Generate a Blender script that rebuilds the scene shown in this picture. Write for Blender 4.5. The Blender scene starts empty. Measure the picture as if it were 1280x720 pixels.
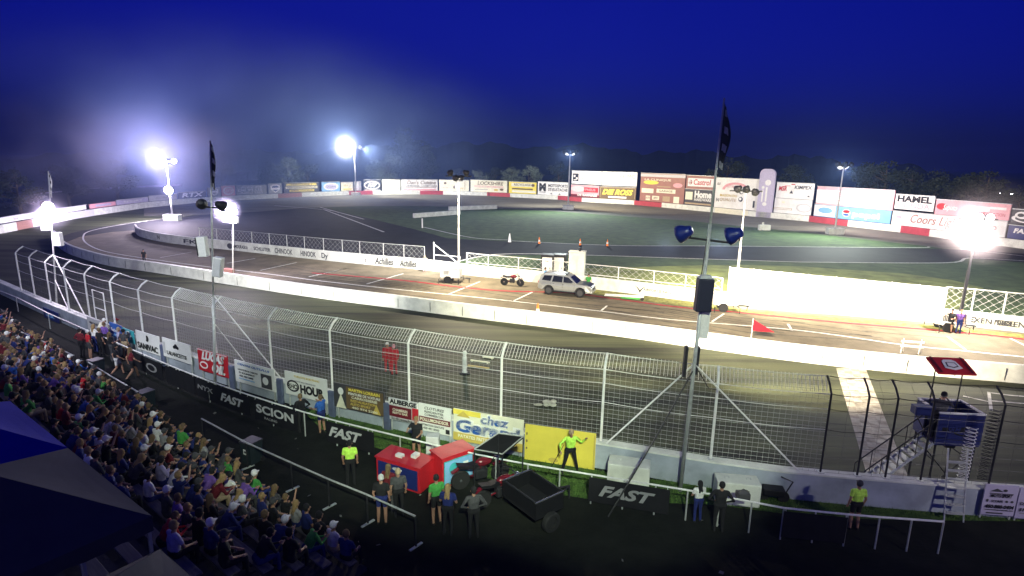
import bpy, math, random
import numpy as np
from mathutils import Vector, Matrix
from mathutils.geometry import tessellate_polygon
random.seed(7)
R = math.radians
S = bpy.context.scene
COL = S.collection

# ------------------------------------------------------------------ camera
H, F, PITCH, ROLL = 11.5, 728.0, R(12.4), R(1.0)
c_, s_, cp, sp = math.cos(ROLL), math.sin(ROLL), math.cos(PITCH), math.sin(PITCH)
cam = bpy.data.cameras.new('camera'); camo = bpy.data.objects.new('camera', cam); COL.objects.link(camo)
cam.sensor_width = 36; cam.lens = 36 * F / 1280; cam.clip_start = .1; cam.clip_end = 5000
cx, cy, cz = Vector((c_, s_*sp, s_*cp)), Vector((-s_, c_*sp, c_*cp)), Vector((0, -cp, sp))
camo.matrix_world = Matrix(((cx.x, cy.x, cz.x, 0), (cx.y, cy.y, cz.y, 0), (cx.z, cy.z, cz.z, H), (0, 0, 0, 1)))
S.camera = camo

def ray(x, y):
    X, Y = (x-640)/F, (360-y)/F
    return cx*X + cy*Y - cz
def at(x, y, z=0.0):
    d = ray(x, y); t = (z-H)/d.z
    return Vector((d.x*t, d.y*t, z))
def zat(x, y, P):
    d = ray(x, y); t = math.hypot(P[0], P[1]) / math.hypot(d.x, d.y)
    return H + d.z*t
def lerp_line(pts, x):
    for (x0, y0), (x1, y1) in zip(pts, pts[1:]):
        if x0 <= x <= x1: return y0 + (y1-y0)*(x-x0)/(x1-x0)
    return pts[0][1] if x < pts[0][0] else pts[-1][1]

# ------------------------------------------------------------------ dusk sky and exposure
W = bpy.data.worlds.new("World"); S.world = W; W.use_nodes = True
nt = W.node_tree; nt.nodes.clear()
sky = nt.nodes.new('ShaderNodeTexSky'); sky.sky_type = 'NISHITA'; sky.sun_disc = False
sky.sun_elevation = R(3.0); sky.sun_rotation = R(180); sky.air_density = 1.2; sky.dust_density = .2; sky.ozone_density = 6.0
mx = nt.nodes.new('ShaderNodeMix'); mx.data_type = 'RGBA'; mx.blend_type = 'MULTIPLY'; mx.inputs['Factor'].default_value = 1
mx.inputs['B'].default_value = (.03, .045, 1.45, 1)   # the deep blue cast of the camera's night exposure
bg = nt.nodes.new('ShaderNodeBackground'); bg.inputs['Strength'].default_value = .1
wo = nt.nodes.new('ShaderNodeOutputWorld')
nt.links.new(sky.outputs[0], mx.inputs['A']); nt.links.new(mx.outputs['Result'], bg.inputs[0]); nt.links.new(bg.outputs[0], wo.inputs[0])
SKY = bg
sd = bpy.data.lights.new('dusk_sun', 'SUN'); sd.energy = .02; sd.angle = R(20); sd.color = (.55, .6, 1)
so = bpy.data.objects.new('dusk_sun', sd); COL.objects.link(so); so.rotation_euler = (R(60), 0, R(-20))
S.view_settings.view_transform = 'Standard'; S.view_settings.look = 'None'
S.view_settings.exposure = 0; S.view_settings.gamma = 1
S.cycles.use_denoising = True
S.cycles.max_bounces = 5; S.cycles.diffuse_bounces = 2; S.cycles.glossy_bounces = 3; S.cycles.transmission_bounces = 3
S.cycles.volume_bounces = 0; S.cycles.transparent_max_bounces = 8
S.cycles.caustics_reflective = False; S.cycles.caustics_refractive = False
S.cycles.sample_clamp_indirect = 6; S.cycles.use_light_tree = True

# ------------------------------------------------------------------ helpers
def tag(o, label=None, cat=None, group=None, kind=None):
    if label: o['label'] = label
    if cat: o['category'] = cat
    if group: o['group'] = group
    if kind: o['kind'] = kind
    return o
def empty(name, loc=(0,0,0), rz=0.0, label=None, cat=None, group=None):
    o = bpy.data.objects.new(name, None); COL.objects.link(o); o.empty_display_size = .2
    o.location = loc; o.rotation_euler = (0, 0, rz)
    return tag(o, label, cat, group)

MATS = {}
def mat(name, col, rough=.7, metal=0.0, var=.25, scale=6.0, bump=.0, emit=0.0, ecol=None, stretch=None, spec=.4, col2=None, detail=6, coords='Object'):
    if name in MATS: return MATS[name]
    m = bpy.data.materials.new(name); m.use_nodes = True; MATS[name] = m
    n, L = m.node_tree.nodes, m.node_tree.links
    b = n['Principled BSDF']; b.inputs['Roughness'].default_value = rough; b.inputs['Metallic'].default_value = metal
    b.inputs['Specular IOR Level'].default_value = spec
    if emit:
        b.inputs['Emission Color'].default_value = (*(ecol or col), 1); b.inputs['Emission Strength'].default_value = emit
    b.inputs['Base Color'].default_value = (*col, 1)
    if var > 0:
        tc = n.new('ShaderNodeTexCoord'); mp = n.new('ShaderNodeMapping'); L.new(tc.outputs[coords], mp.inputs[0])
        if stretch: mp.inputs['Scale'].default_value = stretch[:3]; mp.inputs['Rotation'].default_value = (0, 0, stretch[3] if len(stretch) > 3 else 0)
        no = n.new('ShaderNodeTexNoise'); no.inputs['Scale'].default_value = scale; no.inputs['Detail'].default_value = detail; no.inputs['Roughness'].default_value = .62
        L.new(mp.outputs[0], no.inputs['Vector'])
        cr = n.new('ShaderNodeValToRGB'); L.new(no.outputs['Fac'], cr.inputs[0])
        c2 = col2 or tuple(min(1, x*(1+var)) for x in col)
        cr.color_ramp.elements[0].position = .32; cr.color_ramp.elements[1].position = .68
        cr.color_ramp.elements[0].color = (*[x*(1-var) for x in col], 1); cr.color_ramp.elements[1].color = (*c2, 1)
        L.new(cr.outputs[0], b.inputs['Base Color'])
        if bump:
            n2 = n.new('ShaderNodeTexNoise'); n2.inputs['Scale'].default_value = scale*6; n2.inputs['Detail'].default_value = 4
            L.new(mp.outputs[0], n2.inputs['Vector'])
            bp = n.new('ShaderNodeBump'); bp.inputs['Strength'].default_value = bump; bp.inputs['Distance'].default_value = .05
            L.new(n2.outputs['Fac'], bp.inputs['Height']); L.new(bp.outputs[0], b.inputs['Normal'])
    return m

class MB:
    def __init__(s): s.v, s.f, s.m = [], [], []
    def add(s, vs, fs, m=0):
        o = len(s.v); s.v += [tuple(p) for p in vs]; s.f += [tuple(i+o for i in f) for f in fs]; s.m += [m]*len(fs); return s
    def box(s, c, d, m=0, rot=None, taper=1.0):
        x, y, z = d[0]/2, d[1]/2, d[2]/2; t = taper
        P = [(-x,-y,-z),(x,-y,-z),(x,y,-z),(-x,y,-z),(-x*t,-y*t,z),(x*t,-y*t,z),(x*t,y*t,z),(-x*t,y*t,z)]
        P = [(rot @ Vector(p) if rot else Vector(p)) + Vector(c) for p in P]
        return s.add(P, [(3,2,1,0),(4,5,6,7),(0,1,5,4),(1,2,6,5),(2,3,7,6),(3,0,4,7)], m)
    def bevbox(s, c, d, b=.02, m=0, rot=None):
        # box with chamfered edges
        import bmesh
        bm = bmesh.new(); bmesh.ops.create_cube(bm, size=1)
        for v in bm.verts: v.co = Vector((v.co.x*d[0], v.co.y*d[1], v.co.z*d[2]))
        bmesh.ops.bevel(bm, geom=bm.edges[:], offset=b, segments=2, affect='EDGES', profile=.6)
        bm.verts.index_update()
        P = [(rot @ v.co if rot else v.co.copy()) + Vector(c) for v in bm.verts]
        fs = [tuple(v.index for v in f.verts) for f in bm.faces]; bm.free()
        return s.add(P, fs, m)
    def tube(s, pts, r, n=6, m=0, r1=None):
        pts = [Vector(p) for p in pts]; r1 = r if r1 is None else r1; k = len(pts); vs = []
        up = Vector((0,0,1)); prev = None
        for i, p in enumerate(pts):
            d = (pts[min(i+1,k-1)] - pts[max(i-1,0)])
            if d.length < 1e-9: d = Vector((0,0,1))
            d.normalize()
            a = prev if prev is not None else (Vector((1,0,0)) if abs(d.z) > .9 else up)
            u = a - d*a.dot(d)
            if u.length < 1e-5: a = Vector((0,1,0)); u = a - d*a.dot(d)
            u.normalize(); w = d.cross(u); prev = u
            rr = r + (r1-r)*i/max(1,k-1)
            for j in range(n):
                t = 2*math.pi*j/n; vs.append(p + u*math.cos(t)*rr + w*math.sin(t)*rr)
        fs = []
        for i in range(k-1):
            for j in range(n):
                a, b = i*n+j, i*n+(j+1)%n; fs.append((a, b, b+n, a+n))
        fs += [tuple(range(n-1,-1,-1)), tuple(range((k-1)*n, k*n))]
        return s.add(vs, fs, m)
    def ell(s, c, r, nu=12, nv=8, m=0, rot=None):
        c = Vector(c); vs = []; r = r if hasattr(r, '__len__') else (r,r,r)
        for i in range(nv+1):
            t = math.pi*i/nv
            for j in range(nu):
                a = 2*math.pi*j/nu
                p = Vector((r[0]*math.sin(t)*math.cos(a), r[1]*math.sin(t)*math.sin(a), r[2]*math.cos(t)))
                vs.append((rot @ p if rot else p) + c)
        fs = [(i*nu+j, (i+1)*nu+j, (i+1)*nu+(j+1)%nu, i*nu+(j+1)%nu) for i in range(nv) for j in range(nu)]
        return s.add(vs, fs, m)
    def lathe(s, prof, n=16, c=(0,0,0), rot=None, m=0):
        c = Vector(c); vs = []
        for (r, z) in prof:
            for j in range(n):
                a = 2*math.pi*j/n; p = Vector((r*math.cos(a), r*math.sin(a), z)); vs.append((rot @ p if rot else p) + c)
        k = len(prof)
        fs = [(i*n+j, i*n+(j+1)%n, (i+1)*n+(j+1)%n, (i+1)*n+j) for i in range(k-1) for j in range(n)]
        if prof[0][0] > 1e-6: fs.append(tuple(range(n-1,-1,-1)))
        if prof[-1][0] > 1e-6: fs.append(tuple(range((k-1)*n, k*n)))
        return s.add(vs, fs, m)
    def prism(s, prof, w0, w1=None, m=0, wf=None):
        # outline in xz, extruded along y from -w to w ; wf(x,z) gives half width
        wf = wf or (lambda x, z: w0); k = len(prof)
        vs = [(x, -wf(x,z), z) for x, z in prof] + [(x, wf(x,z), z) for x, z in prof]
        fs = [tuple(range(k)), tuple(range(2*k-1, k-1, -1))] + [(i, i+k, (i+1)%k+k, (i+1)%k) for i in range(k)]
        return s.add(vs, fs, m)
    def plate(s, poly, t, m=0, axis='z', o=(0,0,0)):
        # flat outline with thickness t ; axis z: poly in xy, axis y: poly in xz facing -y
        if axis == 'z': A = [Vector((x, y, t)) for x, y in poly]; B_ = [Vector((x, y, 0)) for x, y in poly]
        else: A = [Vector((x, 0, z)) for x, z in poly]; B_ = [Vector((x, t, z)) for x, z in poly]
        o = Vector(o); k = len(poly); vs = [p+o for p in A+B_]
        fs = [tuple(range(k)), tuple(range(2*k-1, k-1, -1))] + [(i, i+k, (i+1)%k+k, (i+1)%k) for i in range(k)]
        return s.add(vs, fs, m)
    def mesh(s, name, mats, smooth=False):
        me = bpy.data.meshes.new(name); me.from_pydata(s.v, [], s.f)
        for q in (mats if isinstance(mats, (list, tuple)) else [mats]): me.materials.append(q)
        me.polygons.foreach_set('material_index', s.m)
        if smooth: me.polygons.foreach_set('use_smooth', [True]*len(s.f))
        me.update(); return me
    def build(s, name, mats, parent=None, smooth=False, loc=None, rz=None):
        o = bpy.data.objects.new(name, s.mesh(name, mats, smooth)); COL.objects.link(o)
        if parent: o.parent = parent
        if loc is not None: o.location = loc
        if rz is not None: o.rotation_euler = (0, 0, rz)
        return o

KIDS = {}
def copy_tree(o, parent=None):
    c = o.copy(); COL.objects.link(c); c.parent = parent
    for ch in list(o.children): copy_tree(ch, c)
    return c

def look_rot(d):
    return Vector(d).to_track_quat('Z', 'Y').to_matrix()

def text(txt, h, m, parent, loc, name='lettering', shear=0.0, bold=0.0, align='CENTER', width=None, rot=(R(90),0,0), ext=.004):
    cu = bpy.data.curves.new('t', 'FONT'); cu.body = txt; cu.size = h*1.38; cu.shear = shear; cu.offset = bold*h
    cu.extrude = ext; cu.align_x = align; cu.align_y = 'CENTER'; cu.resolution_u = 3
    o = bpy.data.objects.new('t', cu); COL.objects.link(o)
    dg = bpy.context.evaluated_depsgraph_get()
    me = bpy.data.meshes.new_from_object(o.evaluated_get(dg)); bpy.data.objects.remove(o)
    if width and len(me.vertices):
        xs = [v.co.x for v in me.vertices]; w = max(xs)-min(xs); k = width/w; mx = (max(xs)+min(xs))/2
        for v in me.vertices: v.co.x = (v.co.x-mx)*k
    me.materials.clear(); me.materials.append(m); me.name = name
    t = bpy.data.objects.new(name, me); COL.objects.link(t); t.parent = parent; t.location = loc; t.rotation_euler = rot
    return t

def sheet(name, pts, z, m, kind='structure', px=True, parent=None):
    P = [at(x, y, z) if px else Vector((x, y, z)) for x, y in pts]
    tris = tessellate_polygon([P]); b = MB()
    fs = []
    for t in tris:
        a, b_, c = (P[i] for i in t)
        fs.append(t if (b_-a).cross(c-a).z > 0 else t[::-1])
    b.add(P, fs); o = b.build(name, m, parent)
    if kind and not parent: o['kind'] = kind
    return o
def ribbon(b, P, w, m=0):
    P = [Vector(p) for p in P]; vs = []
    for i, p in enumerate(P):
        d = P[min(i+1, len(P)-1)] - P[max(i-1, 0)]; d.z = 0; d.normalize(); nrm = Vector((-d.y, d.x, 0))
        vs += [p - nrm*w/2, p + nrm*w/2]
    b.add(vs, [(2*i, 2*i+2, 2*i+3, 2*i+1) for i in range(len(P)-1)], m)
def dense(pts, n=6):
    # Catmull-Rom through 2d points
    out = []
    for i in range(len(pts)-1):
        p0, p1, p2, p3 = pts[max(i-1,0)], pts[i], pts[i+1], pts[min(i+2,len(pts)-1)]
        for k in range(n):
            t = k/n
            out.append(tuple(.5*((2*p1[a]) + (-p0[a]+p2[a])*t + (2*p0[a]-5*p1[a]+4*p2[a]-p3[a])*t*t + (-p0[a]+3*p1[a]-3*p2[a]+p3[a])*t**3) for a in (0,1)))
    out.append(tuple(pts[-1])); return out
def wall_strip(b, P, th, h, z0=0, m=0, batter=.0):
    # P ground points, wall of thickness th centred on them ; batter widens the foot
    vs = []
    for i, p in enumerate(P):
        d = P[min(i+1, len(P)-1)] - P[max(i-1, 0)]; d.z = 0; d.normalize(); n = Vector((-d.y, d.x, 0)); q = Vector((p.x, p.y, z0))
        vs += [q - n*(th/2+batter), q - n*th/2 + Vector((0,0,h)), q + n*th/2 + Vector((0,0,h)), q + n*(th/2+batter)]
    fs = []
    for i in range(len(P)-1):
        a = 4*i
        for j in range(3): fs.append((a+j, a+4+j, a+5+j, a+1+j))
    k = 4*(len(P)-1); fs += [(0,1,2,3), (k+3,k+2,k+1,k)]
    b.add(vs, fs, m)
def lamp(kind, name, loc, target, power, col, angle=90, blend=.5, r=.25):
    l = bpy.data.lights.new(name, kind); l.energy = power; l.color = col; l.shadow_soft_size = r
    if kind == 'SPOT': l.spot_size = R(angle); l.spot_blend = blend
    o = bpy.data.objects.new(name, l); COL.objects.link(o); o.location = loc
    if target is not None: o.rotation_euler = (Vector(target)-Vector(loc)).to_track_quat('-Z', 'Y').to_euler()
    return o
# ------------------------------------------------------------------ materials
TR = R(-24)   # heading of the straight
m_ground = mat('dark_earth', (.02,.022,.014), .95, var=.4, scale=.12, bump=.3)
m_track = mat('track_asphalt', (.02,.023,.021), .7, spec=.15, var=.6, scale=1.1, bump=.25, stretch=(.025,.5,1,-TR), detail=11, col2=(.085,.095,.05))  # yellow-green streaks carry the bands of floodlight in the asphalt colour
m_backtrack = mat('lamplit_asphalt', (.13,.125,.10), .85, var=.3, scale=.25, bump=.1, stretch=(.3,1,1,0))  # paler tan than the track: light of the nearby lamps put into the colour
m_pit = mat('pit_asphalt', (.15,.128,.09), .85, spec=.2, var=.28, scale=.5, bump=.25, detail=9)
m_walk = mat('walkway_asphalt', (.013,.0145,.012), .9, spec=.12, var=.25, scale=1.4, bump=.3, detail=9)
m_grass = mat('infield_grass', (.045,.085,.03), .95, var=.35, scale=.6, bump=.5, col2=(.08,.13,.045))
m_road = mat('road_course_asphalt', (.022,.022,.026), .8, spec=.15, var=.25, scale=.4)
m_white = mat('white_concrete', (.7,.72,.66), .75, var=.2, scale=1.1, bump=.12, detail=8)
m_red = mat('red_painted_concrete', (.42,.06,.08), .75, var=.15, scale=1.0)
m_line = mat('line_paint', (.62,.62,.58), .8, var=.3, scale=3)
m_bluewall = mat('pale_blue_wall', (.36,.4,.47), .8, var=.25, scale=.9, bump=.15, detail=8)
m_steel = mat('galvanised_steel', (.55,.57,.56), .45, .35, var=.15, scale=9)
m_wsteel = mat('white_painted_steel', (.78,.78,.76), .45, var=.08, scale=9)
m_dark = mat('dark_metal', (.03,.03,.035), .5, .3, var=.2, scale=6)
m_black = mat('black_plastic', (.012,.012,.014), .5, var=.2, scale=8)
m_wood = mat('grey_plank', (.16,.15,.13), .8, var=.3, scale=3, stretch=(.3,4,1,0))
P_ = {  # paint colours for signs, clothing, props
 'white':(.8,.8,.78),'cream':(.78,.76,.6),'black':(.012,.012,.014),'red':(.5,.02,.03),'blue':(.03,.12,.45),'lblue':(.2,.42,.7),'navy':(.015,.025,.14),
 'yellow':(.82,.68,.1),'gold':(.6,.45,.1),'brown':(.15,.10,.05),'grey':(.3,.3,.31),'lgrey':(.55,.55,.56),'pink':(.75,.36,.4),'green':(.06,.3,.06),
 'lime':(.5,.85,.1),'orange':(.85,.22,.03),'maroon':(.14,.012,.02),'teal':(.05,.4,.45),'purple':(.16,.08,.35),'skin':(.5,.3,.2),'tan':(.42,.32,.2),
 'lilac':(.5,.46,.62),'dgrey':(.06,.06,.065),'redbrown':(.33,.16,.13),'blond':(.3,.2,.09)}
def pm(c, rough=.6, var=.1, metal=0.0):
    return mat('paint_'+c+('' if rough == .6 else '_%d' % (rough*100)), P_[c], rough, metal, var=var, scale=3)
def cloth(c): return mat('cloth_'+c, P_[c], .9, var=.18, scale=14, bump=.2)
m_lit = mat('lit_lamp_glass', (1,1,1), .3, var=0, emit=60, ecol=(1,.93,1))
m_litv = mat('lit_violet_lamp_glass', (1,1,1), .3, var=0, emit=120, ecol=(1,.82,1))
m_dim = mat('lamp_glass', (.7,.72,.75), .15, var=0, emit=1.2, ecol=(1,.97,.9))
m_glass = mat('tinted_glass', (.012,.014,.018), .12, var=0, spec=.7)
m_tyre = mat('tyre_rubber', (.015,.015,.016), .85, var=.2, scale=20)
m_chrome = mat('bright_metal', (.6,.6,.62), .25, .9, var=.05)

# ------------------------------------------------------------------ ground, roads and markings
b = MB(); n_ = 60
vs = [(-1500+3000*i/n_, -200+2600*j/n_, 0.0) for j in range(n_+1) for i in range(n_+1)]
b.add(vs, [(j*(n_+1)+i, j*(n_+1)+i+1, (j+1)*(n_+1)+i+1, (j+1)*(n_+1)+i) for j in range(n_) for i in range(n_)])
tag(b.build('ground', m_ground), kind='structure')

BACK = [(-60,301),(0,292),(20,288),(90,274),(117,269.5),(140,266),(180,260),(240,254),(290,250.6),(347,247.7),(377,246),(436,243.7),(466,243),(525,243),(554,243.2),(609,244.7),(638,246.4),(697.5,249.5),(727.5,252.3),(793,256),(827.5,259.2),(860,262.3),(894,265.6),(935,270),(1011.5,277),(1060,283),(1126,290.5),(1162,295.5),(1280,311),(1340,320)]
INNER = [(68,297),(72,304),(82,313),(100,321),(140,332),(200,341),(300,357),(400,372),(500,385),(600,398),(700,410),(800,423),(870,433),(1000,451),(1130,465),(1280,478),(1400,489)]
PITW = [(170,290),(176,296),(200,302),(240,307.5),(300,314),(400,325),(470,332),(530,337.5),(600,346),(660,352),(720,359),(780,366),(850,375),(930,385),(1050,394),(1160,403),(1220,409),(1280,416),(1360,425)]
OUTER_TOP = [(-80,320),(0,352),(60,378),(115,400),(180,425),(250,447),(340,473),(420,492),(513,512),(625,535),(750,553),(890,576),(980,588),(1069,596),(1172,604),(1223,608),(1280,612),(1400,620)]
out_g = [(p.x, p.y) for p in (at(x, y, 1.0) for x, y in OUTER_TOP)]
back_g = [(p.x, p.y) for p in (at(x, y) for x, y in BACK)]
sheet('racing_track', out_g + back_g[::-1], .004, m_track, px=False)
EDGE = [(1340,332),(1280,324),(1240,319),(1160,308),(1060,297),(1000,290),(860,276),(760,269),(690,264),(600,259),(520,257.5),(450,257.5),(380,260),(330,264),(260,268),(196,275),(130,283),(90,291),(73,297)]
sheet('back_track_surface', BACK[6:] + EDGE[:-4] + [(180,270)], .012, m_backtrack)
infield = EDGE[:-1] + INNER[2:]
sheet('infield_grass', infield + [(1400,340)], .02, m_grass)
sheet('paddock_asphalt', [(73,297),(90,291),(130,283),(196,275),(260,268),(330,264),(380,260),(405,259.5),(430,266),(470,275),(520,287),(560,298),(640,302),(760,306),(900,308),(1130,310),(1200,312),(1280,317),(1400,320),(1400,333),(1280,328),(1210,323),(1180,329),(1000,328),(840,322),(700,318),(600,320),(560,330),(530,337)] + PITW[6::-1] + [(160,300),(110,310),(85,311)], .032, m_road)
sheet('pit_lane', [(85,302),(100,296),(140,290),(168,288)] + PITW + [(1400,430)] + INNER[::-1][:-1], .045, m_pit)
b = MB()
def pxline(pts, w, z=.06, smooth=True):
    ribbon(b, [at(x, y, z) for x, y in (dense(pts) if smooth else pts)], w)
pxline([(240,268.5),(200,274),(150,281),(112,289),(104,296),(108,304),(124,312),(150,318),(200,325.5),(260,333.5),(340,343),(400,351),(500,362),(600,372),(700,383),(760,390),(840,399.5),(1000,413),(1130,431),(1200,438),(1280,446),(1380,456)], .2)
for a, c in [((284,329),(319,323)),((325,338),(371,328)),((386,346),(434,335)),((400,343),(434,335)),((458,355),(504,342)),((640,377),(668,364)),((750,389.5),(759,382)),((1185,421),(1207,437)),((1263,423),(1290,436)),((985,405),(990,413)),((200,322),(240,315)),((905,392),(890,402)),((560,368),(600,352))]:
    pxline([a, c], .16, smooth=False)
for l in [[(343,257),(405,262),(425,266)], [(400,259),(455,274)], [(405,262),(440,275),(480,290)], [(530,284),(590,297),(640,300)], [(640,301),(700,304),(780,307),(900,307.5),(1130,309.5),(1162,308.5)],
          [(1000,327.5),(1180,328.5),(1212,322.5),(1280,326)], [(560,330),(620,318),(720,318.5),(860,323),(1000,327.5)], [(1200,311),(1280,320)]]:
    pxline(l, .35, .05)
b.build('lane_lines', m_line)['kind'] = 'structure'
b = MB()
for l in [[(1236,490),(1239,513)], [(1239,491),(1262,494),(1300,497)], [(1239,501),(1300,506)], [(1204,495),(1236,502)]]: pxline(l, .14, .016, False)
b.build('grid_box_markings', m_line)['kind'] = 'structure'
# red pit edge stripe and grass verge under the pit wall
b = MB()
pxline([(390,341),(440,345),(500,350),(560,357),(620,363),(680,365),(720,367),(780,375),(850,384),(930,391),(1050,403),(1150,411),(1230,418),(1290,425)], .35, .062)
b.build('red_edge_stripe_surface', mat('red_line_paint', (.3,.02,.03), .8, var=.4, scale=2))['kind'] = 'structure'
m_vg = mat('dry_verge_grass', (.16,.17,.04), .95, var=.5, scale=2.5, bump=.5, col2=(.3,.3,.09))
sheet('verge', [(740,362),(800,369),(860,377),(930,387),(1050,397),(1160,406),(1290,419),(1290,424),(1150,409),(1050,401),(930,390),(850,382),(780,373),(735,366)], .055, m_vg)
sheet('bank_grass_ground', [(690,345),(700,336),(780,334),(860,332),(925,331),(1000,333),(1060,337),(1130,342),(1190,350),(1230,360),(1200,385),(1160,398),(1050,389),(930,380),(850,371),(780,362),(700,353)], .034, mat('floodlit_grass', (.16,.2,.06), .95, var=.4, scale=.5, bump=.3))  # paler yellow-green patch: floodlight on the grass put into its colour
# start finish line: worn checker
b = MB()
A0, A1, B0, B1 = at(1045,460), at(1082,461), at(1083,592), at(1137,601)
for i in range(26):
    for j in range(4):
        f0, f1, g0, g1 = i/26, (i+1)/26, j/4, (j+1)/4
        q = [A0.lerp(B0,f0).lerp(A1.lerp(B1,f0),g0), A0.lerp(B0,f0).lerp(A1.lerp(B1,f0),g1), A0.lerp(B0,f1).lerp(A1.lerp(B1,f1),g1), A0.lerp(B0,f1).lerp(A1.lerp(B1,f1),g0)]
        b.add([(p.x, p.y, .012) for p in q], [(0,1,2,3)], 0 if (i+j) % 2 else 1)
m_worn = mat('worn_white_paint', (.5,.46,.38), .8, var=.5, scale=2.2, detail=10, col2=(.62,.6,.52))
m_worn2 = mat('worn_grey_paint', (.34,.31,.26), .8, var=.5, scale=2.2, detail=10)
b.build('start_finish_line_markings', [m_worn, m_worn2])['kind'] = 'structure'
b = MB(); rs_ = random.Random(9)
for k in range(26):
    x0 = rs_.uniform(330,1180); t = rs_.uniform(.25,.9); x1 = x0+rs_.uniform(60,220); t2 = t+rs_.uniform(-.12,.12)
    yy_ = lambda x, t: lerp_line(INNER, x)*(t)+lerp_line(PITW, x)*(1-t)
    for o_ in (0, 1.3): ribbon(b, [at(x0+(x1-x0)*i/5, yy_(x0+(x1-x0)*i/5, t+(t2-t)*i/5))+Vector((0,o_,.05)) for i in range(6)], .17)
b.build('tyre_scuff_markings', mat('rubber_scuffs', (.07,.062,.045), .8, var=.5, scale=3))['kind'] = 'structure'
# strips by the stand
WK = [(p.x, p.y) for p in (at(x, y, 0) for x, y in [(-80,350),(0,372),(60,402),(115,428),(180,455),(250,487),(320,515),(400,543),(440,553)])]
ou_in = [(p[0], p[1]) for p in out_g]
sheet('walkway', ou_in + [(40,-14),(-70,-14),(-75,30)], .006, m_walk, px=False)
m_lg = mat('verge_lawn', (.035,.085,.015), .95, var=.5, scale=3, bump=.6, col2=(.08,.16,.03))
gl = [at(x, y) for x, y in [(372,500),(470,523),(560,545),(660,566),(780,596),(900,608),(1000,618),(1100,622),(1280,630)]]
gn = [at(x, y) for x, y in [(1280,652),(1100,650),(1000,645),(900,632),(740,625),(660,612),(560,585),(470,560),(405,540),(385,520)]]
sheet('lawn', [(p.x, p.y) for p in gl+gn], .012, m_lg, px=False)
bl = MB()
def inside(x, y, poly):
    c = False
    for i in range(len(poly)):
        x0, y0 = poly[i-1]; x1, y1 = poly[i]
        if (y0 > y) != (y1 > y) and x < (x1-x0)*(y-y0)/(y1-y0)+x0: c = not c
    return c
lp = [(p.x, p.y) for p in gl+gn]; xs = [p[0] for p in lp]; ys = [p[1] for p in lp]
k = 0
while k < 16000:
    x, y = random.uniform(min(xs), max(xs)), random.uniform(min(ys), max(ys))
    if not inside(x, y, lp): continue
    k += 1; a = random.uniform(0, 6.28); w = .012; h = random.uniform(.04,.12); lx, ly = random.uniform(-.05,.05), random.uniform(-.05,.05)
    bl.add([(x-w*math.cos(a), y-w*math.sin(a), .01), (x+w*math.cos(a), y+w*math.sin(a), .01), (x+lx, y+ly, h)], [(0,1,2)])
tag(bl.build('grass', mat('grass_blades', (.05,.13,.02), .8, var=.5, scale=1.2, col2=(.14,.24,.05))), kind='stuff', label='short green grass growing along the foot of the trackside wall')

# ------------------------------------------------------------------ hills
m_hill = mat('wooded_hillside', (.012,.018,.014), 1, var=.5, scale=.02, bump=0)
b = MB()
prof = [(-260,215),(-60,212),(0,206),(60,196),(120,188),(200,187),(300,190),(400,189),(470,185),(540,180),(620,181),(720,183),(800,188),(900,193),(980,196),(1060,203),(1120,208),(1200,222),(1290,238),(1500,262)]
pts = []
rr = random.Random(3)
N = 260
for i in range(N+1):
    x = -260 + 1760*i/N; y = lerp_line(prof, x)
    D = 620
    d = ray(x, y); t = D/math.hypot(d.x, d.y)
    z = H + d.z*t + rr.uniform(-1.6,1.6) + 2.2*math.sin(i*.31)+1.4*math.sin(i*.83)
    pts.append((d.x*t, d.y*t, max(2, z)))
vs = []; 
for (x, y, z) in pts:
    vs += [(x*.78, y*.78, -1), (x*.86, y*.86, z*.45), (x*.94, y*.94, z*.8), (x, y, z), (x*1.25, y*1.25, z*.9), (x*1.5, y*1.5, -1)]
b.add(vs, [(6*i+j, 6*i+6+j, 6*i+7+j, 6*i+1+j) for i in range(N) for j in range(5)])
b.build('hills', m_hill)['kind'] = 'structure'

# ------------------------------------------------------------------ walls
def pts3(L, z=0.0): return [at(x, y, z) for x, y in L]
inner3 = [at(x, y) for x, y in dense(INNER, 5)]
b = MB(); wall_strip(b, inner3, .3, 1.0, m=0, batter=.1)
o = b.build('concrete_barrier_wall', m_white); tag(o, 'long white concrete barrier curving between the front straight and the pit lane', 'wall')
for i in range(0, len(inner3)-1, 2):   # joints between the cast pieces
    q = MB(); p = inner3[i]; d = inner3[i+1]-p; d.normalize(); n = Vector((d.y, -d.x, 0))
    q.box(p + n*.262 + Vector((0,0,.46)), (.03,.02,.7), rot=Matrix.Rotation(math.atan2(d.y, d.x), 3, 'Z')); q.build('joint', pm('dgrey'), o)
pit3 = [at(x, y) for x, y in dense(PITW, 4)]
b = MB(); wall_strip(b, pit3, .25, 1.15, m=0)
pitwall = b.build('pit_wall', m_white); tag(pitwall, 'long white pit wall printed with black sponsor lettering beside the red striped pit lane', 'wall')
out3 = [Vector((x, y, 0)) for x, y in out_g]; o2 = []
for i in range(len(out3)-1):
    for k in range(4): o2.append(out3[i].lerp(out3[i+1], k/4))
o2.append(out3[-1]); out3 = o2
b = MB(); wall_strip(b, out3, .35, 1.0, m=0)
ow = b.build('trackside_wall', m_bluewall); tag(ow, 'long pale blue grey concrete wall carrying the catch fence beside the lawn', 'wall')
b = MB()
for i in range(len(out3)-1):
    pass
wall_strip(b, out3, .42, .06, z0=1.002); b.build('coping', m_white, ow)

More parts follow.
